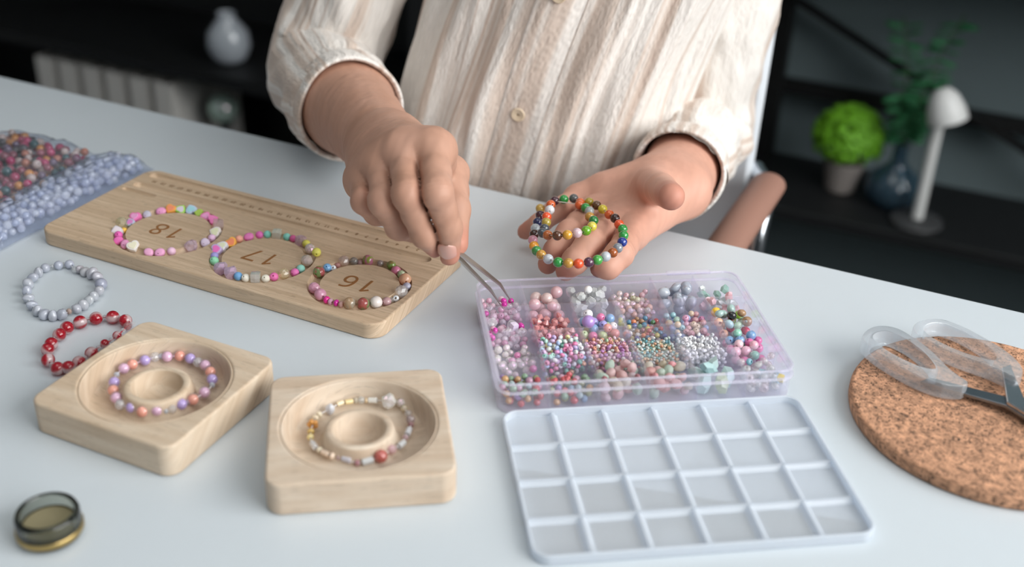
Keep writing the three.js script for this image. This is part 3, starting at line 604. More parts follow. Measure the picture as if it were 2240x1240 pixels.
{
  const g = (c, shape, mm, p, f = 'milky') => [c, shape, f, mm, p];
  strung('bracelet', 'pale grey stone bead bracelet on the desk in front of the bamboo board', [
    g('#b9c0d2', 'round', 3.0, [-.5130, .0030, .0680]), g('#d5d8dd', 'seed', 1.3, [-.5110, .0030, .0651], 'clear'), g('#bcc3d4', 'round', 3.1, [-.5076, .0030, .0636]), g('#d3d6db', 'faceted', 2.2, [-.4993, .0030, .0677], 'clear'), g('#b3aeb8', 'nugget', 3.0, [-.4969, .0030, .0657]), g('#c4c5cc', 'nugget', 3.1, [-.4916, .0030, .0663]), g('#c2c3cd', 'nugget', 3.8, [-.4846, .0040, .0674]), g('#c5c4cf', 'nugget', 3.3, [-.4782, .0040, .0688]),
    g('#a2a8bf', 'round', 4.0, [-.4697, .0040, .0752]), g('#c3c4cd', 'nugget', 3.3, [-.4650, .0035, .0824]), g('#bcc1cb', 'nugget', 3.2, [-.4629, .0035, .0892]), g('#c9ced6', 'nugget', 3.4, [-.4624, .0035, .0942]), g('#c2c6d0', 'nugget', 3.4, [-.4610, .0035, .1005]), g('#c0c4d0', 'nugget', 3.4, [-.4619, .0035, .1055]), g('#cfb9ae', 'seed', 2.0, [-.4641, .0030, .1095], 'frost'), g('#b9bfce', 'nugget', 3.8, [-.4643, .0040, .1152]),
    g('#bdc2cf', 'nugget', 3.4, [-.4684, .0035, .1184]), g('#bac0d0', 'nugget', 3.4, [-.4740, .0035, .1195]), g('#bfc4d0', 'nugget', 3.3, [-.4811, .0035, .1184]), g('#bac0d0', 'nugget', 3.3, [-.4892, .0035, .1152]), g('#bfc4d0', 'nugget', 3.3, [-.4975, .0035, .1100]), g('#b4bacb', 'nugget', 3.3, [-.5045, .0035, .1039]), g('#bfc4d0', 'nugget', 3.3, [-.5107, .0035, .0965]), g('#bac0d0', 'nugget', 3.3, [-.5147, .0035, .0891]), g('#bfc4d0', 'nugget', 3.3, [-.5168, .0035, .0818]), g('#b9bfce', 'round', 3.1, [-.5178, .0030, .0749]), g('#d5d8dd', 'seed', 1.4, [-.5157, .0030, .0709], 'clear'),
  ], '#cfd2d6');
}

// ---------------------------------------------------------------- a heap of beads settling in a box: each comes to rest on the floor or on those below
function settle(x0, x1, z0, z1, floorY, radii, tries = 10, roof = 1) {
  const out = [];
  for (const r of radii) {
    let best = null;
    for (let k = 0; k < tries; k++) {
      const x = rr(x0 + r, x1 - r), z = rr(z0 + r, z1 - r); let y = floorY + r;
      for (const o of out) { const d2 = (o.x - x) ** 2 + (o.z - z) ** 2, s = o.r + r; if (d2 < s * s) y = Math.max(y, o.y + Math.sqrt(s * s - d2)); }
      if (!best || y < best.y) best = { x, y, z, r };
    }
    if (best.y + r < roof) out.push(best);
  }
  return out;
}
function copies(name, list, geo, mat, colors, label, group, stretch = true) {
  const im = new THREE.InstancedMesh(geo, mat, list.length), m = new THREE.Matrix4(), q = new THREE.Quaternion(), e = new THREE.Euler();
  const cx = list.reduce((s, o) => s + o.x, 0) / list.length, cz = list.reduce((s, o) => s + o.z, 0) / list.length;
  list.forEach((o, i) => { q.setFromEuler(e.set(rr(0, 6.3), rr(0, 6.3), rr(0, 6.3))); im.setMatrixAt(i, m.compose(V3(o.x - cx, o.y, o.z - cz), q, V3(o.r, o.r, o.r))); im.setColorAt(i, new THREE.Color(pick(colors))); });
  im.position.set(cx, 0, cz); im.name = numbered(name); scene.add(im);
  return tag(im, label, 'beads', group, 'stuff');
}
{
  const fill = (P, r, n) => settle(P[0] + 0.0035, P[1] - 0.0035, P[2] + 0.006, P[3] - 0.007, 0.0022, Array.from({ length: n }, () => r * rr(0.85, 1.15)), 14, P[4] - 0.0012);
  copies('crystal_beads', fill(PACK_A, 0.0029, 330), G.faceted, phys('#ffffff', { transmission: 0.6, roughness: 0.07, thickness: 0, clearcoat: 1, clearcoatRoughness: 0.03 }), ['#e6ebf8', '#eef1fb', '#dfe5f4', '#f4f6fc'], 'colourless crystal beads heaped inside the clear packet');
  copies('mixed_beads', fill(PACK_B, 0.0033, 330), G.round, phys('#ffffff', { roughness: 0.3, clearcoat: 0.6, transmission: 0.25, thickness: 0 }), ['#b8245f', '#c9316f', '#a34a5f', '#e2953f', '#8d3a50', '#39323c', '#77607a', '#d9c3bb', '#1e5a60', '#c77a5f', '#7b4a66'], 'mixed red, orange and dark beads heaped inside their packet');
}


// ---------------------------------------------------------------- the clear organizer box with its open lid, 6 x 4 compartments
const BOX = { x: -0.1423, z: -0.0175, w: 0.1708, d: 0.1169, h: 0.02, turn: 0.5795, floor: 0.0016 };
{
  const t = thing('bead_organizer', 'clear plastic organizer box of 24 bead compartments with its lid laid open', 'organizer box', [BOX.x, 0, BOX.z], BOX.turn);
  const plastic = phys('#fcfbff', { transmission: 0.95, roughness: 0.1, thickness: 0, specularIntensity: 0.9 });
  const plasticBase = phys('#fcfcff', { transmission: 0.82, roughness: 0.2, thickness: 0 });
  const plasticRim = phys('#f9f8fe', { transmission: 0.78, roughness: 0.12, thickness: 0 });
  const plasticLid = phys('#eef3f9', { transmission: 0.55, roughness: 0.35, thickness: 0 });
  const ring = (w, d, r, th, h, bev) => { const s = roundRect(w, d, r), i = roundRect(w - 2 * th, d - 2 * th, r - th), p = new THREE.Path(); p.setFromPoints(i.getPoints(10)); s.holes.push(p); return slab(s, h, bev, 10, 2); };
  mesh('box_base', slab(roundRect(BOX.w, BOX.d, 0.008), 0.0014, 0.0004, 10), plasticBase, t);
  mesh('box_wall', ring(BOX.w, BOX.d, 0.008, 0.0011, BOX.h - 0.0014, 0.0003).translate(0, 0.0014, 0), plastic, t);
  mesh('rim', ring(BOX.w + 0.003, BOX.d + 0.003, 0.0095, 0.0022, 0.0012, 0.0003).translate(0, 0.0132, 0), plasticRim, t);
  mesh('rim', ring(BOX.w + 0.0016, BOX.d + 0.0016, 0.0088, 0.0016, 0.0012, 0.0003).translate(0, BOX.h - 0.0012, 0), plasticRim, t);
  const cw = BOX.w / 6, cd = BOX.d / 4;
  for (let c = 1; c < 6; c++) mesh('divider', box(0.001, 0.0166, BOX.d - 0.0024, -BOX.w / 2 + c * cw, 0.0016 + 0.0083, 0, 0.0003, 1), plastic, t);
  for (let r = 1; r < 4; r++) mesh('divider', box(BOX.w - 0.0024, 0.0162, 0.001, 0, 0.0016 + 0.0081, -BOX.d / 2 + r * cd, 0.0003, 1), plastic, t);
  for (const s of [-1, 1]) mesh('hinge', new THREE.CylinderGeometry(0.0016, 0.0016, 0.026, 12).rotateZ(Math.PI / 2).translate(s * 0.05, 0.0022, BOX.d / 2 + 0.0022), plasticRim, t);
  mesh('latch', box(0.03, 0.0022, 0.004, 0.055, 0.0186, -BOX.d / 2 - 0.0022, 0.0008), plasticRim, t);
  // lid, inside up
  const lid = new THREE.Group(); lid.name = 'lid'; lid.position.set(0.0006, 0, BOX.d / 2 + 0.0042 + BOX.d / 2); t.add(lid);
  mesh('lid_panel', slab(roundRect(BOX.w, BOX.d, 0.009), 0.0016, 0.0005, 10), plasticLid, lid);
  mesh('lid_edge', ring(BOX.w, BOX.d, 0.009, 0.0016, 0.0058, 0.0006), plasticLid, lid);
  const ridge = (len, along) => { const s = new THREE.Shape(); s.moveTo(-0.0032, 0); s.quadraticCurveTo(-0.0012, 0.0005, -0.0007, 0.0024); s.lineTo(0.0007, 0.0024); s.quadraticCurveTo(0.0012, 0.0005, 0.0032, 0); const g = new THREE.ExtrudeGeometry(s, { depth: len, bevelEnabled: false, curveSegments: 6 }).translate(0, 0.0015, -len / 2); return along ? g.rotateY(Math.PI / 2) : g; };
  for (let c = 1; c < 6; c++) mesh('lid_rib', ridge(BOX.d - 0.004, false).translate(-BOX.w / 2 + c * cw, 0, 0), plasticLid, lid);
  for (let r = 1; r < 4; r++) mesh('lid_rib', ridge(BOX.w - 0.004, true).translate(0, 0, -BOX.d / 2 + r * cd), plasticLid, lid);
}

// ---------------------------------------------------------------- beads in the compartments, heaped as they fell
const boxAt = (x, y, z) => V3(x, y, z).applyAxisAngle(V3(0, 1, 0), BOX.turn).add(V3(BOX.x, 0, BOX.z));
function heap(c, r, where, kinds, seed, fillTo = 1) {
  seedState = seed * 7919 + 13;
  const cw = BOX.w / 6, cd = BOX.d / 4, x0 = -BOX.w / 2 + c * cw + (c ? 0.0008 : 0.0016), x1 = -BOX.w / 2 + (c + 1) * cw - (c < 5 ? 0.0008 : 0.0016), z0 = -BOX.d / 2 + r * cd + (r ? 0.0008 : 0.0016), z1 = -BOX.d / 2 + (r + 1) * cd - (r < 3 ? 0.0008 : 0.0016);
  const list = [];
  for (const k of kinds) for (let i = 0; i < k.n; i++) list.push({ k, r: rr(k.mm[0], k.mm[1]) / 2000 });
  list.sort((a, b) => (a.k.top ?? 0) - (b.k.top ?? 0) || b.r * rr(0.8, 1.2) - a.r);
  const spots = settle(x0, x1, z0, lerp(z0, z1, fillTo), BOX.floor, list.map((o) => o.r), 16, 0.019);
  const byKind = new Map();
  let at = 0;
  for (const o of list) {
    const p = spots[at]; if (!p || Math.abs(p.r - o.r) > 1e-9) continue; at++;
    if (o.k.stuff) { const q = boxAt(p.x, p.y, p.z); if (!byKind.has(o.k)) byKind.set(o.k, []); byKind.get(o.k).push({ x: q.x, y: q.y, z: q.z, r: p.r }); continue; }
    const [hex, name] = pick(o.k.colors);
    const m = mesh(o.k.name, G[o.k.shape], M[o.k.finish](hex));
    m.position.copy(boxAt(p.x, p.y, p.z)); m.scale.setScalar(p.r / (o.k.fit ?? 1)); m.rotation.set(rr(0, 6.3), rr(0, 6.3), rr(0, 6.3));
    const fz = (p.z - z0) / (z1 - z0), fx = (p.x - x0) / (x1 - x0), kin = `${name} ${o.k.noun} ${where}`;
    const spot = [fz < 0.35 ? 'back' : fz > 0.65 ? 'front' : '', fx < 0.35 ? 'board side' : fx > 0.65 ? 'scissors side' : '', p.y > BOX.floor + p.r * 1.9 ? 'on top' : 'at the bottom'].filter(Boolean).join(', ');
    const words = `${kin}, ${spot}`;
    tag(m, words, 'bead', kin);
  }
  for (const [k, l] of byKind) copies(k.name, l, G[k.shape], k.mat, k.colors, `${k.noun} ${where}`);
}
const W = (hex, name) => [hex, name];
const pinks = [W('#f6d5e2', 'pale pink'), W('#f3e9ee', 'clear'), W('#f0b6d0', 'rose pink'), W('#f2dfe8', 'blush'), W('#eaa3c6', 'candy pink'), W('#f1e6ec', 'clear'), W('#f4cfe0', 'pale pink')];
const mag = [W('#d81ea4', 'magenta')];
heap(0, 0, 'in the pink corner compartment', [{ name: 'glass_bead', noun: 'glass bead', shape: 'round', finish: 'milky', colors: pinks, mm: [3.6, 5], n: 30 }, { name: 'glass_bead', noun: 'glass bead', shape: 'round', finish: 'gloss', colors: mag, mm: [3.6, 4.2], n: 4, top: 1 }, { name: 'crystal_bead', noun: 'clear cut bead', shape: 'faceted', finish: 'clear', colors: [W('#f3eef2', 'colourless')], mm: [3.6, 4.6], n: 9 }], 1);
heap(0, 1, 'in the pink-and-clear compartment', [{ name: 'glass_bead', noun: 'glass bead', shape: 'round', finish: 'milky', colors: pinks, mm: [3.6, 5], n: 24 }, { name: 'crystal_bead', noun: 'clear cut bead', shape: 'star', finish: 'clear', colors: [W('#f4f1f4', 'colourless')], mm: [5, 6.4], n: 5, top: 1 }, { name: 'seed_bead', noun: 'pony bead', shape: 'pony', finish: 'pearl', colors: mag, mm: [3.8, 4.6], n: 5, top: 1 }, { name: 'cube_bead', noun: 'cube bead', shape: 'cube', finish: 'pearl', colors: [W('#e9dcf0', 'pearly lilac')], mm: [5, 5.2], n: 1, top: 1 }], 2);
heap(0, 2, 'in the clear crystal compartment', [{ name: 'crystal_bead', noun: 'clear cut bead', shape: 'faceted', finish: 'ab', colors: [W('#f2f3f0', 'colourless')], mm: [4, 5.4], n: 24 }, { name: 'glass_bead', noun: 'glass bead', shape: 'round', finish: 'milky', colors: [W('#f08cc6', 'hot pink'), W('#f5bcdc', 'pale pink')], mm: [4, 4.6], n: 3 }], 3);
const berry = [W('#d8323c', 'red'), W('#d4464a', 'red'), W('#9a6fb8', 'purple'), W('#9aa35c', 'olive'), W('#d7a2bb', 'pink'), W('#d8a25a', 'amber'), W('#a9c2c4', 'grey-blue'), W('#8fb890', 'sage green'), W('#d83a43', 'red')];
heap(0, 3, 'in the berry-coloured corner compartment', [{ name: 'crystal_bead', noun: 'cut bead', shape: 'faceted', finish: 'milky', colors: berry, mm: [3.6, 4.6], n: 48 }], 4);
heap(1, 0, 'in the big pearl compartment', [{ name: 'pearl_bead', noun: 'large pearl bead', shape: 'plainRound', finish: 'milky', colors: [W('#f2c6cb', 'peachy pink'), W('#eec3c9', 'rose'), W('#f1d7d2', 'cream pink'), W('#f0c9b4', 'peach'), W('#eab8bf', 'dusty rose')], mm: [6.5, 8], n: 11 }, { name: 'pearl_bead', noun: 'large frosted ball bead', shape: 'plainRound', finish: 'milky', colors: [W('#efb5c3', 'bright rose')], mm: [8.6, 8.8], n: 1, top: 1 }, { name: 'pearl_bead', noun: 'large clear ball bead', shape: 'faceted', finish: 'ab', colors: [W('#e6dcef', 'lilac-tinted')], mm: [8.2, 8.4], n: 1, top: 1 }], 5);
heap(1, 1, 'in the coral crystal compartment', [{ name: 'bicone_bead', noun: 'bicone bead', shape: 'bicone', finish: 'milky', colors: [W('#e89a9a', 'coral'), W('#efb0ae', 'light coral'), W('#e28788', 'deep coral')], mm: [4.2, 5], n: 52 }], 6);
const pastel = ['#bcd1ec', '#a9bfe6', '#f0a4c4', '#e9edf2', '#dfe9e4', '#8fcdbb', '#ef88b4', '#d8bde0', '#f3c09e', '#c2b1dd', '#eee0a8', '#f2f2f2', '#b4dccf', '#e8a0d0'];
heap(1, 2, 'in the compartment next to the coral crystals', [{ stuff: true, name: 'pastel_seed_beads', noun: 'pastel opaque seed beads', shape: 'seed', mat: phys('#ffffff', { roughness: 0.35, clearcoat: 0.4 }), colors: pastel, mm: [3, 3.7], n: 190 }], 7);
heap(1, 3, 'in the red flower compartment', [{ name: 'crystal_bead', noun: 'cut bead', shape: 'faceted', finish: 'milky', colors: [...berry, W('#d0994f', 'caramel'), W('#86a9c6', 'dusty blue')], mm: [3.8, 4.8], n: 38 }, { name: 'flower_bead', noun: 'flower bead', shape: 'flower', finish: 'milky', colors: [W('#dc2f36', 'bright red')], mm: [6, 6.4], n: 2, top: 1 }], 8);
heap(2, 0, 'in the frosted white compartment', [{ name: 'chip_bead', noun: 'chip bead', shape: 'chip', finish: 'frost', colors: [W('#e8ebea', 'frosted white'), W('#eef0f0', 'icy white')], mm: [5.5, 8], n: 18 }, { name: 'pearl_bead', noun: 'round bead', shape: 'round', finish: 'gloss', colors: [W('#fafafa', 'bright white')], mm: [5, 5.4], n: 1, top: 1 }], 9);
const pearls = [W('#b79ad8', 'lilac'), W('#a7a2df', 'periwinkle'), W('#e9e27e', 'yellow'), W('#e27ba8', 'rose'), W('#f0a59a', 'coral'), W('#c6dca0', 'pale green'), W('#f1eef0', 'white'), W('#8fb4dc', 'blue')];
heap(2, 1, 'in the pastel pearl compartment', [{ name: 'pearl_bead', noun: 'pearl bead', shape: 'round', finish: 'pearl', colors: pearls, mm: [5.2, 6.2], n: 24 }, { name: 'pearl_bead', noun: 'extra large pearl bead', shape: 'plainRound', finish: 'pearl', colors: [W('#b18fd2', 'lilac')], mm: [8.2, 8.3], n: 1, top: 1 }], 10);
heap(2, 2, 'in the compartment in front of the pastel pearls', [{ stuff: true, name: 'pink_seed_beads', noun: 'pink, orange and mint lustre seed beads', shape: 'seed', mat: phys('#ffffff', { roughness: 0.18, clearcoat: 1, transmission: 0.3, thickness: 0 }), colors: ['#dfa9dd', '#f4bccd', '#f4b391', '#f7d3bc', '#cde8c3', '#f6e2e8', '#f6f7f2', '#d49bd6', '#f6cad6'], mm: [2.4, 3], n: 260 }], 11);
const blush = [W('#f0d3d2', 'blush'), W('#ecc8c6', 'shell pink'), W('#e3ddd0', 'cream'), W('#cfe0d3', 'pale mint'), W('#e9d9dc', 'pale rose'), W('#e2d8c2', 'sand')];
heap(2, 3, 'in the red-side blush compartment', [{ name: 'nugget_bead', noun: 'pebble bead', shape: 'nugget', finish: 'frost', colors: blush, mm: [5.5, 7.2], n: 22 }, { name: 'nugget_bead', noun: 'pebble bead', shape: 'nugget', finish: 'milky', colors: [W('#a8464e', 'dark red')], mm: [3.8, 4.4], n: 2, top: 1 }], 12);
heap(3, 0, 'in the peach-and-mint compartment', [{ name: 'crystal_bead', noun: 'lustre bead', shape: 'faceted', finish: 'ab', colors: [W('#f0e6dc', 'pearl white'), W('#f2cdb8', 'peach'), W('#dcebd8', 'mint'), W('#f0c6cc', 'pink'), W('#e8e4f0', 'pale lilac')], mm: [3.4, 4.4], n: 34 }, { name: 'glass_bead', noun: 'round bead', shape: 'round', finish: 'milky', colors: [W('#f2c4ae', 'peach'), W('#efc4cc', 'pink'), W('#e4e2bf', 'cream')], mm: [3.6, 4.8], n: 20 }], 13);
const jewel = [W('#1f8a3c', 'emerald green'), W('#1a86ad', 'teal'), W('#26349a', 'royal blue'), W('#cc2a1e', 'ruby red'), W('#ef7f1c', 'orange'), W('#f0b429', 'amber'), W('#e6e4de', 'colourless'), W('#8e1c2e', 'garnet'), W('#e9dc5a', 'lemon'), W('#e9e2dc', 'colourless'), W('#1d3f96', 'sapphire'), W('#a9742c', 'topaz')];
heap(3, 1, 'in the jewel crystal compartment', [{ name: 'bicone_bead', noun: 'cut crystal bead', shape: 'faceted', finish: 'milky', colors: jewel, mm: [3.1, 3.7], n: 62 }], 14);
heap(3, 2, 'in the compartment in front of the jewel crystals', [{ stuff: true, name: 'tiny_seed_beads', noun: 'tiny mint, white and gold seed beads', shape: 'seed', mat: phys('#ffffff', { roughness: 0.15, clearcoat: 1, transmission: 0.3, thickness: 0 }), colors: ['#e3f0e8', '#f0f5ef', '#f6d6b4', '#f3bd98', '#9dd4d2', '#bfe4dc', '#f6f8f6', '#f5e4bf', '#73b8c5', '#dcecdf', '#f2eedd'], mm: [1.9, 2.4], n: 430 }], 15);
heap(3, 3, 'in the aqua-side blush compartment', [{ name: 'nugget_bead', noun: 'pebble bead', shape: 'nugget', finish: 'frost', colors: [...blush, W('#e9b9b4', 'coral pink')], mm: [5.2, 7], n: 22 }, { name: 'nugget_bead', noun: 'pebble bead', shape: 'nugget', finish: 'milky', colors: [W('#e28c92', 'rose red')], mm: [4, 4.6], n: 3, top: 1 }], 16);
heap(4, 0, 'in the grey stone compartment', [{ name: 'nugget_bead', noun: 'stone bead', shape: 'nugget', finish: 'milky', colors: [W('#b9c1cf', 'grey-blue'), W('#c6cdd8', 'light grey'), W('#afb7c6', 'slate grey')], mm: [6.4, 8.2], n: 26, fit: 1.05 }], 17);
heap(4, 1, 'in the pink-and-lilac compartment', [{ name: 'glass_bead', noun: 'round bead', shape: 'round', finish: 'milky', colors: [W('#e9a9cb', 'pink'), W('#d7a4d8', 'lilac'), W('#bfe0cc', 'mint'), W('#a6bfe8', 'sky blue'), W('#f0d8b6', 'cream'), W('#e48fc0', 'deep pink'), W('#9fd3dd', 'aqua'), W('#ecb0b8', 'salmon')], mm: [3.8, 5], n: 44 }], 18);
heap(4, 2, 'in the compartment in front of the lilac beads', [{ stuff: true, name: 'white_seed_beads', noun: 'clear white seed beads', shape: 'seed', mat: phys('#ffffff', { roughness: 0.3, clearcoat: 1, clearcoatRoughness: 0.05, transmission: 0.2, thickness: 0 }), colors: ['#fdfdfe', '#f6f7fa', '#ffffff', '#f0f2f6'], mm: [2.6, 3.2], n: 210 }], 19);
heap(4, 3, 'in the aqua nugget compartment', [{ name: 'nugget_bead', noun: 'chunky nugget bead', shape: 'chip', finish: 'milky', colors: [W('#b5dcdc', 'aqua'), W('#c6e4e0', 'pale aqua'), W('#cfe0bd', 'pale green')], mm: [8, 10], n: 9 }], 20);
heap(5, 0, 'in the pastel chip compartment', [{ name: 'chip_bead', noun: 'chip bead', shape: 'chip', finish: 'milky', colors: [W('#b2dccf', 'mint'), W('#a9b8bb', 'grey'), W('#f0b9bd', 'pink'), W('#eee0a6', 'yellow'), W('#dfe6e4', 'white'), W('#c8e0dd', 'pale aqua')], mm: [4.6, 6.6], n: 16 }], 21);
heap(5, 1, 'in the pony bead compartment', [{ name: 'pony_bead', noun: 'pony bead', shape: 'pony', finish: 'gloss', colors: [W('#c9ebc6', 'pale green'), W('#b08c66', 'tan'), W('#e2355f', 'raspberry red'), W('#f1efee', 'white'), W('#f4c433', 'yellow'), W('#a8d148', 'lime'), W('#f3bb9a', 'peach'), W('#b9dbe0', 'pale blue'), W('#a9c6c0', 'grey-green')], mm: [5.8, 6.6], n: 20 }, { name: 'pony_bead', noun: 'pony bead', shape: 'pony', finish: 'gloss', colors: [W('#1c1d20', 'black')], mm: [6.2, 6.4], n: 1, top: 1 }], 22);
heap(5, 2, 'in the candy pearl compartment', [{ name: 'pearl_bead', noun: 'pearl bead', shape: 'round', finish: 'pearl', colors: [W('#f0b7c6', 'pale pink'), W('#e879b0', 'hot pink'), W('#96d1ba', 'mint green'), W('#7fa9d4', 'blue'), W('#f2c9cf', 'blush')], mm: [5.4, 6.2], n: 24 }], 23);
heap(5, 3, 'in the clear ring compartment', [{ name: 'ring_bead', noun: 'ring bead', shape: 'pony', finish: 'clear', colors: [W('#eef1ee', 'colourless'), W('#f1e6e8', 'faint pink')], mm: [4.4, 6], n: 24 }, { name: 'ring_bead', noun: 'ring bead', shape: 'pony', finish: 'milky', colors: [W('#7cc2d2', 'turquoise')], mm: [4.2, 4.4], n: 1, top: 1 }, { name: 'cube_bead', noun: 'cube bead', shape: 'cube', finish: 'gloss', colors: [W('#e5cf54', 'yellow')], mm: [4.2, 4.4], n: 1, top: 1 }, { name: 'chip_bead', noun: 'chip bead', shape: 'chip', finish: 'milky', colors: [W('#a9d0da', 'pale turquoise')], mm: [6, 7], n: 2 }], 24);

// ---------------------------------------------------------------- tweezers
const GRIP = V3(-0.2458, 0.0562, 0.0112), TAIL = V3([-.2555, .0702, .0029]);
{
  const steel = std('#c9c5bf', 0.36, { metalness: 1 });
  const t = thing('tweezers', 'steel tweezers held over the pink beads', 'tweezers', [GRIP.x, 0, GRIP.z]);
  const tips = [V3([-.2177, .0125, -.0159]), V3([-.2204, .0125, -.0075])], bends = [V3([-.2238, .0285, -.0090]), V3([-.2261, .0285, -.0001])];
  const along = GRIP.clone().sub(tips[0].clone().add(tips[1]).multiplyScalar(0.5)).normalize();
  const S = tips[0].clone().sub(tips[1]).normalize(), N = along.clone().cross(S).normalize();
  const wdir = N.clone().multiplyScalar(0.62).add(S.clone().multiplyScalar(0.78)).normalize();
  const end = TAIL;
  for (const s of [0, 1]) {
    const side = s ? -1 : 1, off = S.clone().multiplyScalar(side);
    const sec = [[tips[s], 0.0003, 0.0004], [tips[s].clone().lerp(bends[s], 0.5), 0.0011, 0.0006], [bends[s], 0.0024, 0.0009], [bends[s].clone().lerp(GRIP.clone().addScaledVector(off, 0.0019), 0.5), 0.0035, 0.001], [GRIP.clone().addScaledVector(off, 0.0013), 0.0042, 0.001], [GRIP.clone().lerp(TAIL, 0.5).addScaledVector(off, 0.0012), 0.0036, 0.001], [end.clone().addScaledVector(off, 0.0005), 0.0024, 0.001]];
    const pos = [], idx = [], tn = along.clone().cross(wdir).normalize();
    sec.forEach(([p, w, h]) => { for (const [a, b] of [[-1, -1], [1, -1], [1, 1], [-1, 1]]) { const q = p.clone().addScaledVector(wdir, a * w).addScaledVector(tn, b * h * 0.5); pos.push(q.x, q.y, q.z); } });
    for (let k = 0; k < sec.length - 1; k++) for (let e = 0; e < 4; e++) { const a = k * 4 + e, b = k * 4 + ((e + 1) % 4); idx.push(a, b, a + 4, b, b + 4, a + 4); }
    const L = (sec.length - 1) * 4; idx.push(0, 2, 1, 0, 3, 2, L, L + 1, L + 2, L, L + 2, L + 3);
    const g = new THREE.BufferGeometry(); g.setAttribute('position', new THREE.Float32BufferAttribute(pos, 3)); g.setIndex(idx);
    placed('tweezer_arm', toCreasedNormals(g, 0.5), steel, t);
  }
}

// ---------------------------------------------------------------- the long bead strand wound twice in the open palm
{
  const C = { mr: '#4a2233', gr: '#2f9a44', dg: '#5d5f60', or: '#e2662b', ol: '#b3a22f', br: '#6a4323', ye: '#e3cf3c', dk: '#3d201b', bl: '#1d3a94', gy: '#8e959d', rb: '#a8561f', lg: '#c9ced6', lm: '#4fae4c', pu: '#59304a', ro: '#ee5b2b', am: '#c8963f', fg: '#3f9148', oy: '#eda53a', pk: '#dfa0b4', wb: '#c8d6df', nv: '#1c2c60', ay: '#d3af58', wh: '#e6e9ee', ag: '#b7a247', sl: '#4a535c', ob: '#b9652f', be: '#5a341c', ab: '#dda433', pp: '#dfc4cc', li: '#6fae20', yl: '#e6d957', dgn: '#24803a', ga: '#a9b1b1' };
  const b = (k, p, mm = 3.25) => [C[k], 'round', 'catseye', mm, p];
  strung('bracelet', 'long multicoloured bead strand wound twice over the open palm', [
    b('mr', [-.2306, .0430, -.1079]), b('gr', [-.2260, .0430, -.1130]), b('dg', [-.2206, .0430, -.1177]), b('or', [-.2135, .0440, -.1118]), b('ol', [-.2084, .0440, -.1154]), b('br', [-.2013, .0450, -.1113]), b('ye', [-.1948, .0460, -.1057]), b('or', [-.1874, .0470, -.0984]), b('dk', [-.1819, .0470, -.0948]), b('ro', [-.1765, .0470, -.0879]), b('gr', [-.1720, .0470, -.0825]), b('gr', [-.1683, .0470, -.0742]), b('bl', [-.1658, .0470, -.0651]), b('gy', [-.1654, .0470, -.0562]), b('rb', [-.1660, .0470, -.0489]), b('lg', [-.1680, .0470, -.0420]),
    b('lm', [-.1708, .0470, -.0354]), b('pu', [-.1744, .0470, -.0301]), b('ro', [-.1793, .0470, -.0254]), b('am', [-.1849, .0470, -.0230]), b('gr', [-.1916, .0460, -.0228]), b('lg', [-.2000, .0440, -.0271]), b('am', [-.2076, .0420, -.0336]), b('fg', [-.2138, .0400, -.0404]), b('oy', [-.2194, .0380, -.0491]), b('pk', [-.2249, .0360, -.0599]), b('dk', [-.2276, .0360, -.0681]), b('wb', [-.2296, .0370, -.0743]), b('nv', [-.2313, .0380, -.0814]), b('mr', [-.2334, .0390, -.0902]), b('ay', [-.2375, .0390, -.0996]),
    b('or', [-.2297, .0440, -.0990]), b('wh', [-.2254, .0460, -.0874]), b('ro', [-.2231, .0460, -.0769]), b('ag', [-.2207, .0450, -.0709]), b('sl', [-.2189, .0440, -.0640]), b('sl', [-.2176, .0440, -.0577]), b('ob', [-.2112, .0470, -.0512]), b('be', [-.2034, .0500, -.0482]), b('ab', [-.1974, .0510, -.0503]), b('pp', [-.1930, .0510, -.0557]), b('li', [-.1891, .0510, -.0614]), b('yl', [-.1888, .0500, -.0708]), b('dgn', [-.1918, .0490, -.0812]), b('am', [-.1975, .0470, -.0889]), b('ga', [-.2007, .0470, -.0965]), b('gr', [-.2064, .0450, -.1040]), b('or', [-.2117, .0450, -.1063]),
  ], '#d8d2c8', { closed: true });
}


// ---------------------------------------------------------------- the person at the desk
// joints in world metres; the right arm (towards the bracelet board) holds the tweezers, the left hand lies open with the strand
const RH = {
  elbow: [-.4935, .047, -.222], wrist: [-.3346, .0771, -.0603],
  index: [[-.2685, .1098, -.0048], [-.2469, .1021, .0308], [-.2435, .0775, .0231], [-.245, .057, .0189]],
  middle: [[-.2868, .1058, -.001], [-.2624, .0998, .037], [-.2552, .0733, .0308], [-.254, .0585, .0178]],
  ring: [[-.3014, .0956, .001], [-.2787, .0918, .0369], [-.2765, .0696, .0235], [-.2757, .0584, .007]],
  little: [[-.3128, .0832, .0022], [-.2944, .0862, .0322], [-.2953, .0717, .0184], [-.2956, .062, .0033]],
  thumb: [[-.3143, .0776, -.054], [-.2766, .0787, -.0421], [-.2607, .0681, -.0164], [-.2484, .0563, .0032]],
};
const LH = {
  elbow: [-.206, .002, -.371], wrist: [-.1729, .0340, -.1945],
  index: [[-.1763, .0280, -.1143], [-.1690, .0350, -.0705], [-.1724, .0300, -.0609], [-.1805, .0225, -.0693]],
  middle: [[-.1931, .0290, -.1200], [-.1901, .0360, -.0740], [-.1931, .0310, -.0558], [-.2003, .0200, -.0593]],
  ring: [[-.2115, .0280, -.1333], [-.2091, .0340, -.0843], [-.2113, .0280, -.0672], [-.2164, .0170, -.0667]],
  little: [[-.2298, .0260, -.1518], [-.2329, .0310, -.1169], [-.2395, .0250, -.1042], [-.2508, .0150, -.1069]],
  thumb: [[-.1811, .0340, -.1755], [-.1767, .0500, -.1506], [-.1607, .0620, -.1215], [-.1441, .0740, -.0887]],
};
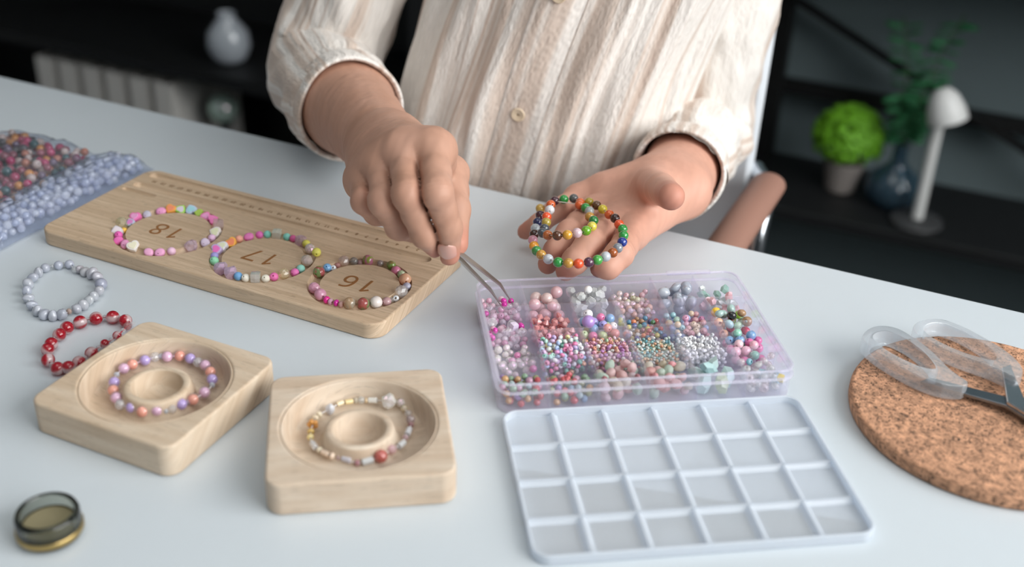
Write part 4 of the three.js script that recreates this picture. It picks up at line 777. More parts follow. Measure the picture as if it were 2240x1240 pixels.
const HIP = V3(-.34, -.2, -.33), SHR = [-.445, .32, -.335], SHL = [-.198, .262, -.4], NECK = [-.288, .36, -.36];
const skinMat = new THREE.MeshPhysicalMaterial({ vertexColors: true, roughness: 0.52, sheen: 0.25, sheenRoughness: 0.5, sheenColor: new THREE.Color('#e8b9a0'), specularIntensity: 0.7 });
function chain(pts, rad) {  // the bones of one finger
  const b = []; for (let i = 0; i < pts.length - 1; i++) b.push(bone(pts[i], pts[i + 1], rad[i], rad[i + 1]));
  return (x, y, z) => { let d = b[0](x, y, z); for (let i = 1; i < b.length; i++) d = smin(d, b[i](x, y, z), 0.0035); return d; };
}
const mid = (a, b, t) => a.map((v, i) => lerp(v, b[i], t));
function paint(g, fn) {
  const p = g.attributes.position, c = new Float32Array(p.count * 3), col = new THREE.Color();
  for (let i = 0; i < p.count; i++) { fn(p.getX(i), p.getY(i), p.getZ(i), col); c[3 * i] = col.r; c[3 * i + 1] = col.g; c[3 * i + 2] = col.b; }
  g.setAttribute('color', new THREE.BufferAttribute(c, 3));
  return g;
}
const SKIN = new THREE.Color('#bf9480'), SKIN_RED = new THREE.Color('#c07f6c'), SKIN_DARK = new THREE.Color('#a97a5f'), SKIN_PALM = new THREE.Color('#d3a08c');
function skinTone(spots, palm) {  // redder at finger ends and knuckles, a little mottled
  return (x, y, z, col) => {
    const n = vnoise(x * 90 + 11, y * 90 + z * 70 + 5), m = vnoise(x * 400, z * 400 + y * 300);
    col.copy(palm ? SKIN_PALM : SKIN).lerp(SKIN_DARK, 0.35 * n * (palm ? 0.4 : 1));
    let k = 0; for (const [s, r] of spots) { const d = Math.hypot(x - s[0], y - s[1], z - s[2]); k = Math.max(k, 1 - smooth(r * 0.4, r, d)); }
    col.lerp(SKIN_RED, 0.7 * k); col.multiplyScalar(0.95 + 0.1 * m);
  };
}
// wrinkle rings across a joint, on the side given by `dir`
function crease(p, axis, n, gap, depth, reach) {
  const a = V3(axis).normalize();
  return (x, y, z) => { const dx = x - p[0], dy = y - p[1], dz = z - p[2], r2 = dx * dx + dy * dy + dz * dz; if (r2 > reach * reach) return 0; const t = dx * a.x + dy * a.y + dz * a.z; let s = 0; for (let k = 0; k < n; k++) { const u = (t - (k - (n - 1) / 2) * gap) / 0.0011; s += Math.exp(-u * u); } return s * depth * (1 - r2 / (reach * reach)); };
}
function joinFingers(p, fingers, x, y, z) {  // fingers grow out of the palm but keep a fold where they touch each other
  let d = p, m1 = 1, m2 = 1;
  for (let i = 0; i < 5; i++) { const f = fingers[i](x, y, z); d = Math.min(d, smin(p, f, i === 4 ? 0.009 : 0.006)); if (f < m1) { m2 = m1; m1 = f; } else if (f < m2) m2 = f; }
  const g = (m2 - m1) / 0.0023;
  return d + 0.0021 * Math.exp(-g * g) * smooth(0.0015, 0.007, p);
}
const sub3 = (a, b) => [a[0] - b[0], a[1] - b[1], a[2] - b[2]];
const bodyGeos = [];

// ---- right arm and hand
{
  const h = RH, W = V3(h.wrist), E = V3(h.elbow), fwd = W.clone().sub(E).normalize(), across = V3(h.index[0]).sub(V3(h.little[0])).normalize(), up = fwd.clone().cross(across).normalize();
  const A = (v, a, u = 0, f = 0) => [v.x + across.x * a + up.x * u + fwd.x * f, v.y + across.y * a + up.y * u + fwd.y * f, v.z + across.z * a + up.z * u + fwd.z * f];
  const upSign = up.y > 0 ? 1 : -1;
  const arm = [bone(A(E, 0), A(E.clone().lerp(W, 0.45), 0), 0.032, 0.0325), bone(A(E.clone().lerp(W, 0.4), 0.002), A(W, 0.006), 0.0335, 0.0195), bone(A(E.clone().lerp(W, 0.4), -0.002), A(W, -0.007), 0.033, 0.0185)];
  const palm = [bone(A(W, 0.008), h.index[0], 0.0175, 0.0122), bone(A(W, 0.003, 0.001 * upSign), h.middle[0], 0.018, 0.0122), bone(A(W, -0.004), h.ring[0], 0.0175, 0.0114), bone(A(W, -0.01), h.little[0], 0.0165, 0.0106),
    bone(h.index[0], h.middle[0], 0.0108, 0.0106), bone(h.middle[0], h.ring[0], 0.0104, 0.01), bone(h.ring[0], h.little[0], 0.0098, 0.0092),
    bone(h.thumb[0], mid(h.index[0], h.thumb[1], 0.5), 0.015, 0.009), bone(mid(h.wrist, h.little[0], 0.4), mid(h.little[0], h.middle[0], 0.3).map((v, i) => v - up.toArray()[i] * 0.01 * upSign), 0.014, 0.01)];
  const knuckle = ['index', 'middle', 'ring', 'little'].map((f, i) => { const p = h[f][0]; return bone(p.map((v, k) => v + up.toArray()[k] * 0.0022 * upSign), p.map((v, k) => v + up.toArray()[k] * 0.002 * upSign - fwd.toArray()[k] * 0.012), [0.0078, 0.0086, 0.008, 0.0072][i], 0.006); });
  const fingers = [
    chain([h.index[0], mid(h.index[0], h.index[1], 0.55), h.index[1], mid(h.index[1], h.index[2], 0.5), h.index[2], h.index[3]], [0.0106, 0.0092, 0.0095, 0.0082, 0.0082, 0.0066]),
    chain([h.middle[0], mid(h.middle[0], h.middle[1], 0.55), h.middle[1], mid(h.middle[1], h.middle[2], 0.5), h.middle[2], h.middle[3]], [0.0110, 0.0088, 0.0091, 0.0079, 0.0077, 0.0062]),
    chain([h.ring[0], h.ring[1], h.ring[2], h.ring[3]], [0.0105, 0.0086, 0.0076, 0.0062]),
    chain([h.little[0], h.little[1], h.little[2], h.little[3]], [0.0097, 0.0076, 0.0067, 0.0056]),
    chain([h.thumb[0], h.thumb[1], mid(h.thumb[1], h.thumb[2], 0.5), h.thumb[2], h.thumb[3]], [0.0145, 0.0118, 0.0102, 0.0102, 0.0074]),
  ];
  const lines = [crease(h.index[1], sub3(h.index[2], h.index[0]), 4, 0.0026, 0.0006, 0.013), crease(h.index[2], sub3(h.index[3], h.index[1]), 3, 0.0022, 0.0005, 0.011), crease(h.middle[1], sub3(h.middle[2], h.middle[0]), 3, 0.0026, 0.0005, 0.012), crease(h.middle[2], sub3(h.middle[3], h.middle[1]), 2, 0.0024, 0.0004, 0.01)];
  const field = (x, y, z) => {
    let p = arm[0](x, y, z); p = smin(p, arm[1](x, y, z), 0.012); p = smin(p, arm[2](x, y, z), 0.012);
    for (const b of palm) p = smin(p, b(x, y, z), 0.013);
    for (const b of knuckle) p = smin(p, b(x, y, z), 0.006);
    let d = p;
    if (p < 0.09) d = joinFingers(p, fingers, x, y, z);
    if (d < 0.004) for (const c of lines) d += c(x, y, z);
    return d + 0.0004 * (vnoise(x * 220, y * 220 + z * 170) - 0.5);
  };
  const spots = [[h.index[3], 0.016], [h.middle[3], 0.016], [h.thumb[3], 0.016], [h.index[1], 0.011], [h.middle[1], 0.011], [h.index[0], 0.01], [h.middle[0], 0.01], [h.ring[1], 0.01], [h.little[1], 0.01]];
  bodyGeos.push(paint(nets(field, [-.54, -.002, -.272], [-.226, .142, .053], 0.0016), skinTone(spots, false)));
}
// ---- left arm and hand, palm up
{
  const h = LH, W = V3(h.wrist), E = V3(h.elbow), across = V3(h.index[0]).sub(V3(h.little[0])).normalize();
  const A = (v, a, u = 0) => [v.x + across.x * a, v.y + across.y * a + u, v.z + across.z * a];
  const arm = [bone(A(E, 0), A(E.clone().lerp(W, 0.5), 0), 0.031, 0.031), bone(A(E.clone().lerp(W, 0.45), 0.003), A(W, 0.009), 0.03, 0.0205), bone(A(E.clone().lerp(W, 0.45), -0.003), A(W, -0.009), 0.029, 0.02)];
  const palm = [bone(A(W, 0.012, -0.002), h.index[0], 0.0165, 0.0112), bone(A(W, 0.004, -0.003), h.middle[0], 0.0165, 0.0112), bone(A(W, -0.004, -0.003), h.ring[0], 0.0165, 0.0108), bone(A(W, -0.012), h.little[0], 0.0175, 0.0106),
    bone(mid(h.wrist, h.thumb[0], 0.4), mid(h.thumb[0], h.index[0], 0.35), 0.0185, 0.014), bone(mid(h.wrist, h.little[0], 0.25), mid(h.wrist, h.little[0], 0.7), 0.0185, 0.0145)];
  const R4 = [[0.0108, 0.0092, 0.0092, 0.0082, 0.0068], [0.0108, 0.0094, 0.0094, 0.0083, 0.0069], [0.0105, 0.009, 0.0089, 0.0079, 0.0066], [0.01, 0.0078, 0.0078, 0.007, 0.006]];
  const fingers = ['index', 'middle', 'ring', 'little'].map((f, i) => chain([h[f][0], mid(h[f][0], h[f][1], 0.6), h[f][1], h[f][2], h[f][3]], R4[i]));
  fingers.push(chain([h.thumb[0], h.thumb[1], h.thumb[2], h.thumb[3]], [0.0165, 0.0125, 0.0102, 0.0088]));
  const lines = [crease(h.middle[1], sub3(h.middle[2], h.middle[0]), 2, 0.003, 0.0007, 0.012), crease(h.index[1], sub3(h.index[2], h.index[0]), 2, 0.003, 0.0007, 0.012), crease(h.ring[1], sub3(h.ring[2], h.ring[0]), 2, 0.003, 0.0007, 0.012)];
  const crevice = [bone(mid(h.index[0], h.wrist, 0.12), mid(h.little[0], h.wrist, 0.22), 0.0016), bone(mid(h.index[0], h.thumb[0], 0.3), mid(h.wrist, h.middle[0], 0.25), 0.0016)].map((b) => b);
  const field = (x, y, z) => {
    let p = arm[0](x, y, z); p = smin(p, arm[1](x, y, z), 0.012); p = smin(p, arm[2](x, y, z), 0.012);
    for (const b of palm) p = smin(p, b(x, y, z), 0.012);
    let d = p;
    if (p < 0.09) d = joinFingers(p, fingers, x, y, z);
    if (d < 0.004) for (const c of lines) d += c(x, y, z);
    return Math.max(d + 0.0004 * (vnoise(x * 220, y * 220 + z * 170) - 0.5), z > EDGE ? 0.0006 - y : -1);
  };
  const spots = [...['index', 'middle', 'ring', 'little', 'thumb'].map((f) => [h[f][3], 0.02]), [mid(h.wrist, h.thumb[0], 0.9), 0.02]];
  bodyGeos.push(paint(nets(field, [-.275, -.052, -.424], [-.1, .098, -.03], 0.0018), skinTone(spots, true)));
}
// ---- torso, neck, head, upper arms and legs: clothed or out of the picture, so modelled more coarsely
const HEADC = [-.272, .505, -.335];
{
  const b = [bone([-.34, -.17, -.34], [-.32, .05, -.335], 0.105, 0.098), bone([-.32, .05, -.335], [-.292, .27, -.36], 0.098, 0.085), bone([-.395, .29, -.345], [-.23, .25, -.385], 0.046, 0.044), bone([-.292, .27, -.36], NECK, 0.06, 0.043), bone(NECK, [-.28, .43, -.345], 0.043, 0.042),
    bone(SHR, RH.elbow, 0.034, 0.029), bone(SHL, LH.elbow, 0.034, 0.029),
    bone([-.40, -.22, -.31], [-.43, -.23, .08], 0.068, 0.05), bone([-.27, -.22, -.31], [-.24, -.23, .08], 0.068, 0.05), bone([-.43, -.23, .08], [-.43, -.67, .03], 0.05, 0.032), bone([-.24, -.23, .08], [-.24, -.67, .03], 0.05, 0.032)];
  const H = HEADC;
  const head = (x, y, z) => {
    const px = x - H[0], py = y - H[1], pz = z - H[2], e = (cx, cy, cz, rx, ry, rz) => { const q = Math.hypot((px - cx) / rx, (py - cy) / ry, (pz - cz) / rz); return (q - 1) * Math.min(rx, ry, rz); };
    let d = e(0, 0.025, -0.012, 0.072, 0.085, 0.088); d = smin(d, e(0, -0.045, 0.018, 0.054, 0.062, 0.062), 0.03); d = smin(d, e(0, -0.09, 0.052, 0.022, 0.016, 0.018), 0.025);
    d = smin(d, bone([0, 0.004, 0.072], [0, -0.032, 0.094], 0.007, 0.0105)(px, py, pz), 0.012);
    for (const s of [-1, 1]) { d = -smin(-d, e(s * 0.03, 0.004, 0.082, 0.018, 0.012, 0.014), 0.012); d = smin(d, e(s * 0.072, -0.012, -0.01, 0.01, 0.028, 0.018), 0.008); d = smin(d, bone([s * 0.014, 0.026, 0.068], [s * 0.044, 0.026, 0.057], 0.004)(px, py, pz), 0.016); }
    d = smin(d, bone([-0.02, -0.058, 0.072], [0.02, -0.058, 0.072], 0.0062)(px, py, pz), 0.006); return -smin(-d, bone([-0.02, -0.0575, 0.079], [0.02, -0.0575, 0.079], 0.0014)(px, py, pz), 0.002);
  };
  bodyGeos.push(paint(nets((x, y, z) => { let d = 1; for (const k of b) d = smin(d, k(x, y, z), 0.03); return d; }, [-.56, -.75, -.5], [-.06, .46, .16], 0.012), skinTone([], false)));
  bodyGeos.push(paint(nets(head, [H[0] - 0.1, H[1] - 0.135, H[2] - 0.12], [H[0] + 0.1, H[1] + 0.125, H[2] + 0.12], 0.0036).translate(H[0] * 0, 0, 0), skinTone([], false)));
}
const person = thing('person', 'person in a cream striped shirt with rolled sleeves, holding tweezers and a bead strand', 'person', [-.33, FLOOR, -.33]);
{
  const g = mergeGeometries(bodyGeos.map((q) => { const k = q.toNonIndexed(); k.deleteAttribute('uv'); return k; }));
  placed('body', g, skinMat, person);
}
// nails on the right hand: thumb is hidden, index and middle show
function nail(p0, p1, facing, w, l, lift) {
  const ax = V3(p1).sub(V3(p0)).normalize(), n = V3(facing).addScaledVector(ax, -V3(facing).dot(ax)).normalize(), s = n.clone().cross(ax).normalize();
  const pos = [], idx = [], N = 12, K = 12;
  for (let j = 0; j <= K; j++) for (let i = 0; i <= N; i++) {
    const u = (i / N) * 2 - 1, v = j / K, half = w * Math.sqrt(Math.max(0, 1 - Math.pow(Math.abs(v - 0.5) * 2, 4) * 0.92)), a = u * 1.02;
    const q = V3(p1).addScaledVector(ax, (v - 0.5) * l).addScaledVector(s, Math.sin(a) * half * 1.18).addScaledVector(n, lift - (1 - Math.cos(a)) * half * 1.05 - 0.0016 * Math.pow(v, 3));
    pos.push(q.x, q.y, q.z);
  }
  for (let j = 0; j < K; j++) for (let i = 0; i < N; i++) { const a = j * (N + 1) + i; idx.push(a, a + 1, a + N + 1, a + 1, a + N + 2, a + N + 1); }
  const g = new THREE.BufferGeometry(); g.setAttribute('position', new THREE.Float32BufferAttribute(pos, 3)); g.setIndex(idx); g.computeVertexNormals();
  if (V3(g.attributes.normal.array.slice(0, 3)).dot(n) < 0) { const ix = g.index.array; for (let i = 0; i < ix.length; i += 3) { const t = ix[i]; ix[i] = ix[i + 1]; ix[i + 1] = t; } g.computeVertexNormals(); }
  return g;
}
const nailMat = phys('#d2a294', { roughness: 0.28, clearcoat: 0.7, clearcoatRoughness: 0.15 });
placed('fingernail', nail(RH.index[2], mid(RH.index[2], RH.index[3], 0.64), [0.25, 0.62, 0.75], 0.0056, 0.0122, 0.0082), nailMat, person);
placed('fingernail', nail(LH.thumb[2], mid(LH.thumb[2], LH.thumb[3], 0.95), [0.8, -0.2, -0.6], 0.0055, 0.011, 0.0086), nailMat, person);

// ---- eyes, hair (beyond the picture's top edge)
{
  const H = HEADC;
  for (const s of [-1, 1]) { const e = placed('eye', new THREE.SphereGeometry(0.0105, 20, 14).translate(H[0] + s * 0.03, H[1] + 0.003, H[2] + 0.0585), std('#e9e4de', 0.2), person); const iris = new THREE.Mesh(new THREE.SphereGeometry(0.0056, 16, 10).translate(H[0] + s * 0.03, H[1] + 0.0005, H[2] + 0.0643).applyMatrix4(person.matrixWorld.clone().invert()), std('#2a1b14', 0.15)); iris.name = 'iris'; e.add(iris); }
  const hairField = (x, y, z) => {
    const px = x - H[0], py = y - H[1], pz = z - H[2], cap = (Math.hypot(px / 0.081, (py - 0.03) / 0.092, (pz + 0.018) / 0.096) - 1) * 0.081, bun = Math.hypot(px, py - 0.02, pz + 0.125) - 0.036;
    const faceCut = (Math.hypot(px / 0.062, (py + 0.035) / 0.1, (pz - 0.09) / 0.07) - 1) * 0.062;
    return Math.max(smin(cap, bun, 0.02), -faceCut, -py - 0.055) + 0.0022 * (vnoise(px * 260 + 20, pz * 90 + py * 40 + 20) - 0.5);
  };
  placed('hair', nets(hairField, [H[0] - 0.1, H[1] - 0.07, H[2] - 0.18], [H[0] + 0.1, H[1] + 0.14, H[2] + 0.1], 0.004), std('#1d1613', 0.5), person);
}

// ---- shirt: crinkled cream cotton with uneven beige stripes
const stripeTex = dataTex(1024, 256, (u, v) => {
  const w = u + 0.0035 * (vnoise(u * 12, v * 5, 12, 5) - 0.5), s1 = vnoise(w * 42, 3.5, 42, 64), s2 = vnoise(w * 96 + 9, 7.5, 96, 64), th = vnoise(u * 512, v * 24, 512, 24);
  const band = smooth(0.42, 0.62, 0.62 * s1 + 0.38 * s2), thin = smooth(0.7, 0.8, s2);
  const a = [232, 226, 220], b = [206, 188, 175], c = [190, 169, 156];
  return [0, 1, 2].map((k) => lerp(lerp(a[k], b[k], band * 0.9), c[k], thin * 0.5) * (0.96 + 0.07 * th));
}, true, 1 / 0.3, 1 / 0.12);
const cloth = new THREE.MeshPhysicalMaterial({
  map: stripeTex, roughness: 0.88, sheen: 0.35, sheenRoughness: 0.6, sheenColor: new THREE.Color('#ffffff'), side: THREE.DoubleSide,
  bumpMap: dataTex(1024, 256, (u, v) => { const n = 255 * (0.6 * vnoise(u * 110 + 3, v * 7, 110, 7) + 0.4 * vnoise(u * 300, v * 40, 300, 40)); return [n, n, n]; }, false, 1 / 0.3, 1 / 0.12), bumpScale: 0.0012,
});
function loft(rings, closeEnds = false, uvScale = 1) {  // rings: arrays of points of equal length, first = last
  const n = rings[0].length, pos = [], uv = [], idx = [];
  let vlen = 0; const perim = rings.map((r) => r.reduce((s, p, i) => s + (i ? p.distanceTo(r[i - 1]) : 0), 0)), mean = perim.reduce((a, b) => a + b) / perim.length;
  rings.forEach((r, j) => { if (j) vlen += r[0].distanceTo(rings[j - 1][0]) * 0.5 + r[n >> 1].distanceTo(rings[j - 1][n >> 1]) * 0.5; r.forEach((p, i) => { pos.push(p.x, p.y, p.z); uv.push((i / (n - 1)) * mean * uvScale, vlen); }); });
  for (let j = 0; j < rings.length - 1; j++) for (let i = 0; i < n - 1; i++) { const a = j * n + i, b = a + 1, c = a + n, d = c + 1; idx.push(a, b, c, b, d, c); }
  const g = new THREE.BufferGeometry(); g.setAttribute('position', new THREE.Float32BufferAttribute(pos, 3)); g.setAttribute('uv', new THREE.Float32BufferAttribute(uv, 2)); g.setIndex(idx); g.computeVertexNormals();
  const N = g.attributes.normal; for (let j = 0; j < rings.length; j++) { const a = j * n, b = a + n - 1, v = V3(N.getX(a) + N.getX(b), N.getY(a) + N.getY(b), N.getZ(a) + N.getZ(b)).normalize(); for (const k of [a, b]) N.setXYZ(k, v.x, v.y, v.z); }
  return g;
}
const FACE = 15 * Math.PI / 180;  // the chest faces a little towards the open hand
// torso section at height y: centre, half width, half depth
function torso(y) {
  const t = clamp((y + 0.24) / 0.6);
  const lean = 0.19 * y + 0.02 * smooth(0, 0.3, y);
  return { x: -0.335 + lean, z: -0.305 - 0.1 * Math.max(0, y), w: lerp(0.128, 0.135, t) - 0.012 * Math.sin(t * 3.1) - 0.085 * smooth(0.22, 0.345, y), d: 0.102 + 0.006 * Math.cos((y - 0.0) * 14) - 0.052 * smooth(0.2, 0.345, y) };
}
function torsoPoint(a, y, lift = 0) {  // a = 0 at the middle of the chest
  const s = torso(y), e = 0.82, ca = Math.cos(a), sa = Math.sin(a);
  const front = 0.5 + 0.5 * ca;
  const fold = front * (0.0056 * (vnoise(a * 9 + y * 5 + 40, y * 3.2 + 3) - 0.5) + 0.006 * (vnoise(a * 21 + y * 9 + 17, y * 5 + 30) - 0.5) + 0.0042 * Math.sin(a * 14 - y * 26 + 2 * vnoise(a * 3 + 9, y * 9)) * (0.4 + 0.6 * vnoise(a * 4 + 2, y * 6 + 5)))
    + 0.005 * (vnoise(a * 2.2 + 8, y * 11 + 4) - 0.5);
  const lx = Math.sign(sa) * Math.pow(Math.abs(sa), e) * (s.w + fold + lift), lz = Math.sign(ca) * Math.pow(Math.abs(ca), e) * (s.d + fold * 1.2 + lift);
  return V3(s.x + lx * Math.cos(FACE) + lz * Math.sin(FACE), y, s.z + lz * Math.cos(FACE) - lx * Math.sin(FACE));
}
function sleeve(pts, radii, n, seed, amp) {  // a cloth tube round an arm, wrinkled across its length
  const curve = new THREE.CatmullRomCurve3(pts.map((p) => V3(p)), false, 'centripetal'), fr = [], rings = [];
  let N = V3(0, 0, 1);
  for (let j = 0; j <= n; j++) {
    const t = j / n, p = curve.getPoint(t), T = curve.getTangent(t); N = N.clone().addScaledVector(T, -N.dot(T)).normalize(); const B = T.clone().cross(N);
    const f = t * (radii.length - 1), k = Math.min(radii.length - 2, Math.floor(f)), R = lerp(radii[k], radii[k + 1], f - k), ring = [];
    for (let i = 0; i <= 72; i++) {
      const a = (i / 72) * 2 * Math.PI, c = Math.cos(a), s = Math.sin(a);
      const w = amp * (vnoise(c * 1.3 + 20 + seed, s * 1.3 + t * 13 + 20) - 0.5) * 2 + amp * 0.6 * (vnoise(c * 3 + 30 + seed, s * 3 + t * 26 + 30) - 0.5) * 2 + 0.0007 * Math.sin(a * 13 + seed + 3 * vnoise(t * 5, c + 9));
      ring.push(p.clone().addScaledVector(N, c * (R + w)).addScaledVector(B, s * (R + w)));
    }
    rings.push(ring); fr.push({ p, T, N, B, R });
  }
  return { geo: loft(rings), end: fr[n], rings };
}
function cuffGeo(f, R, len, thick, seed, tilt) {  // a turned-back cuff: rounded edge, inside and outside
  const prof = [[R - thick, -len * 0.5], [R + thick * 0.2, -len], [R + thick * 1.1, -len * 0.9], [R + thick * 1.3, -len * 0.5], [R + thick * 1.35, -len * 0.12], [R + thick * 0.9, len * 0.06], [R + thick * 0.1, len * 0.08], [R - thick * 0.6, -len * 0.02], [R - thick * 0.9, -len * 0.3], [R - thick, -len * 0.9]];
  const rings = prof.map(([r, l]) => { const ring = []; for (let i = 0; i <= 80; i++) { const a = (i / 80) * 2 * Math.PI, c = Math.cos(a), s = Math.sin(a), w = 0.0016 * (vnoise(c * 1.5 + seed + 9, s * 1.5 + 9) - 0.5) + 0.0007 * Math.sin(a * 3 + seed) ; ring.push(f.p.clone().addScaledVector(f.N, c * (r + w)).addScaledVector(f.B, s * (r + w)).addScaledVector(f.T, l + tilt * c * r)); } return ring; });
  return loft(rings);
}
{
  const rings = [], ys = []; for (let j = 0; j <= 90; j++) ys.push(-0.235 + (0.345 + 0.235) * (j / 90));
  for (const y of ys) { const r = []; for (let i = 0; i <= 240; i++) r.push(torsoPoint(-Math.PI + (i / 240) * 2 * Math.PI, y)); rings.push(r); }
  const t = torso(0.345), top = rings.at(-1).map((p) => V3(lerp(p.x, t.x + 0.005, 0.35), 0.368, lerp(p.z, t.z, 0.35)));
  rings.push(top);
  const body = loft(rings);
  const sr = sleeve([SHR.map((v, i) => v + [.03, .0, 0][i]), mid(SHR, RH.elbow, 0.3), mid(SHR, RH.elbow, 0.72), [RH.elbow[0] - .006, RH.elbow[1] + .012, RH.elbow[2] - .012], mid(RH.elbow, RH.wrist, 0.26), mid(RH.elbow, RH.wrist, 0.5)], [0.056, 0.052, 0.047, 0.0465, 0.0425, 0.0385], 70, 3, 0.0042);
  const sl = sleeve([SHL.map((v, i) => v + [-.03, .0, 0][i]), mid(SHL, LH.elbow, 0.3), mid(SHL, LH.elbow, 0.7), [LH.elbow[0] + .002, LH.elbow[1] + .004, LH.elbow[2] - .002], mid(LH.elbow, LH.wrist, 0.42), mid(LH.elbow, LH.wrist, 0.84)], [0.052, 0.047, 0.0435, 0.044, 0.0385, 0.0335], 70, 11, 0.0042);
  // the yoke over the shoulders, following the body
  const yb = [bone([-.395, .3, -.345], [-.21, .255, -.39], 0.06, 0.058), bone([-.32, .12, -.335], [-.292, .27, -.36], 0.1, 0.085), bone([-.292, .27, -.36], [NECK[0], NECK[1] - .015, NECK[2]], 0.07, 0.05), bone(SHR, mid(SHR, RH.elbow, 0.22), 0.05, 0.046), bone(SHL, mid(SHL, LH.elbow, 0.22), 0.048, 0.044)];
  const yoke = boxUV(nets((x, y, z) => { let d = 1; for (const k of yb) d = smin(d, k(x, y, z), 0.035); return Math.max(d + 0.004 * (vnoise(x * 40 + 9, y * 30 + z * 30 + 40) - 0.5), 0.2 - y - 0.12 * smooth(0.05, 0.13, Math.abs(x + 0.31))); }, [-.53, .06, -.5], [-.1, .42, -.2], 0.008), true);
  const shirt = placed('shirt', mergeGeometries([body, sr.geo, sl.geo, yoke].map((g) => plain(g))), cloth, person);
  const inv = (g) => g.applyMatrix4(person.matrixWorld.clone().invert());
  const sub = (name, g, m) => { const q = new THREE.Mesh(inv(g), m); q.name = name; shirt.add(q); return q; };
  sub('cuff', cuffGeo(sr.end, 0.0385, 0.03, 0.0022, 2, 0.1), cloth); sub('cuff', cuffGeo(sl.end, 0.033, 0.03, 0.0022, 6, -0.1), cloth);
  // button placket down the front, collar at the neck
  const pl = []; for (let j = 0; j <= 70; j++) { const y = -0.2 + 0.53 * (j / 70), row = []; for (const [da, l] of [[-0.105, 0.0002], [-0.095, 0.0016], [0, 0.0019], [0.095, 0.0016], [0.105, 0.0002]]) row.push(torsoPoint(-0.05 + da, y, l)); pl.push(row); }
  sub('placket', loft(pl), cloth);
  const bm = phys('#ddc9ae', { roughness: 0.35, clearcoat: 0.5 });
  for (const y of [-0.13, -0.036, 0.058, 0.152, 0.246]) {
    const p = torsoPoint(-0.05, y, 0.0024), n = p.clone().sub(torsoPoint(-0.05, y, -0.02)).normalize();
    const g = lathe([[0.0012, 0.0006], [0.0014, 0.0012], [0.0038, 0.0013], [0.0046, 0.0018], [0.0052, 0.0016], [0.0055, 0.0008], [0.0053, 0], [0, 0]], 24).applyQuaternion(new THREE.Quaternion().setFromUnitVectors(V3(0, 1, 0), n)).translate(p.x, p.y, p.z);
    sub('button', g, bm);
  }
  const col = []; for (let j = 0; j <= 3; j++) { const r = []; for (let i = 0; i <= 48; i++) { const a = 0.35 + (i / 48) * (2 * Math.PI - 0.7), q = [[0.058, 0.345], [0.052, 0.385], [0.06, 0.39], [0.078, 0.35]][j]; r.push(V3(-.286 + Math.sin(a + FACE) * q[0], q[1] - 0.012 * Math.cos(a), -.352 + Math.cos(a + FACE) * q[0])); } col.push(r); }
  sub('collar', loft(col), cloth);
}
// ---- trousers and shoes, under the desk
{
  const dark = std('#2b2f3a', 0.85), b = [bone([-.40, -.21, -.33], [-.43, -.225, .08], 0.08, 0.06), bone([-.27, -.21, -.33], [-.24, -.225, .08], 0.08, 0.06), bone([-.43, -.225, .08], [-.43, -.64, .03], 0.06, 0.045), bone([-.24, -.225, .08], [-.24, -.64, .03], 0.06, 0.045), bone([-.34, -.15, -.34], [-.34, -.2, -.34], 0.115, 0.11)];
  placed('trousers', nets((x, y, z) => { let d = 1; for (const k of b) d = smin(d, k(x, y, z), 0.025); return Math.max(d, -(y + 0.66), y + 0.1); }, [-.56, -.68, -.5], [-.12, -.08, .16], 0.011), dark, person);
  for (const x of [-.43, -.24]) placed('shoe', nets((X, y, z) => Math.max(smin(bone([x, -.70, .0], [x, -.705, .13], 0.037, 0.033)(X, y, z), bone([x, -.67, .02], [x, -.68, .03], 0.036)(X, y, z), 0.02), -0.738 - y), [x - .06, -.745, -.06], [x + .06, -.62, .19], 0.007), std('#3a302b', 0.6), person);
}


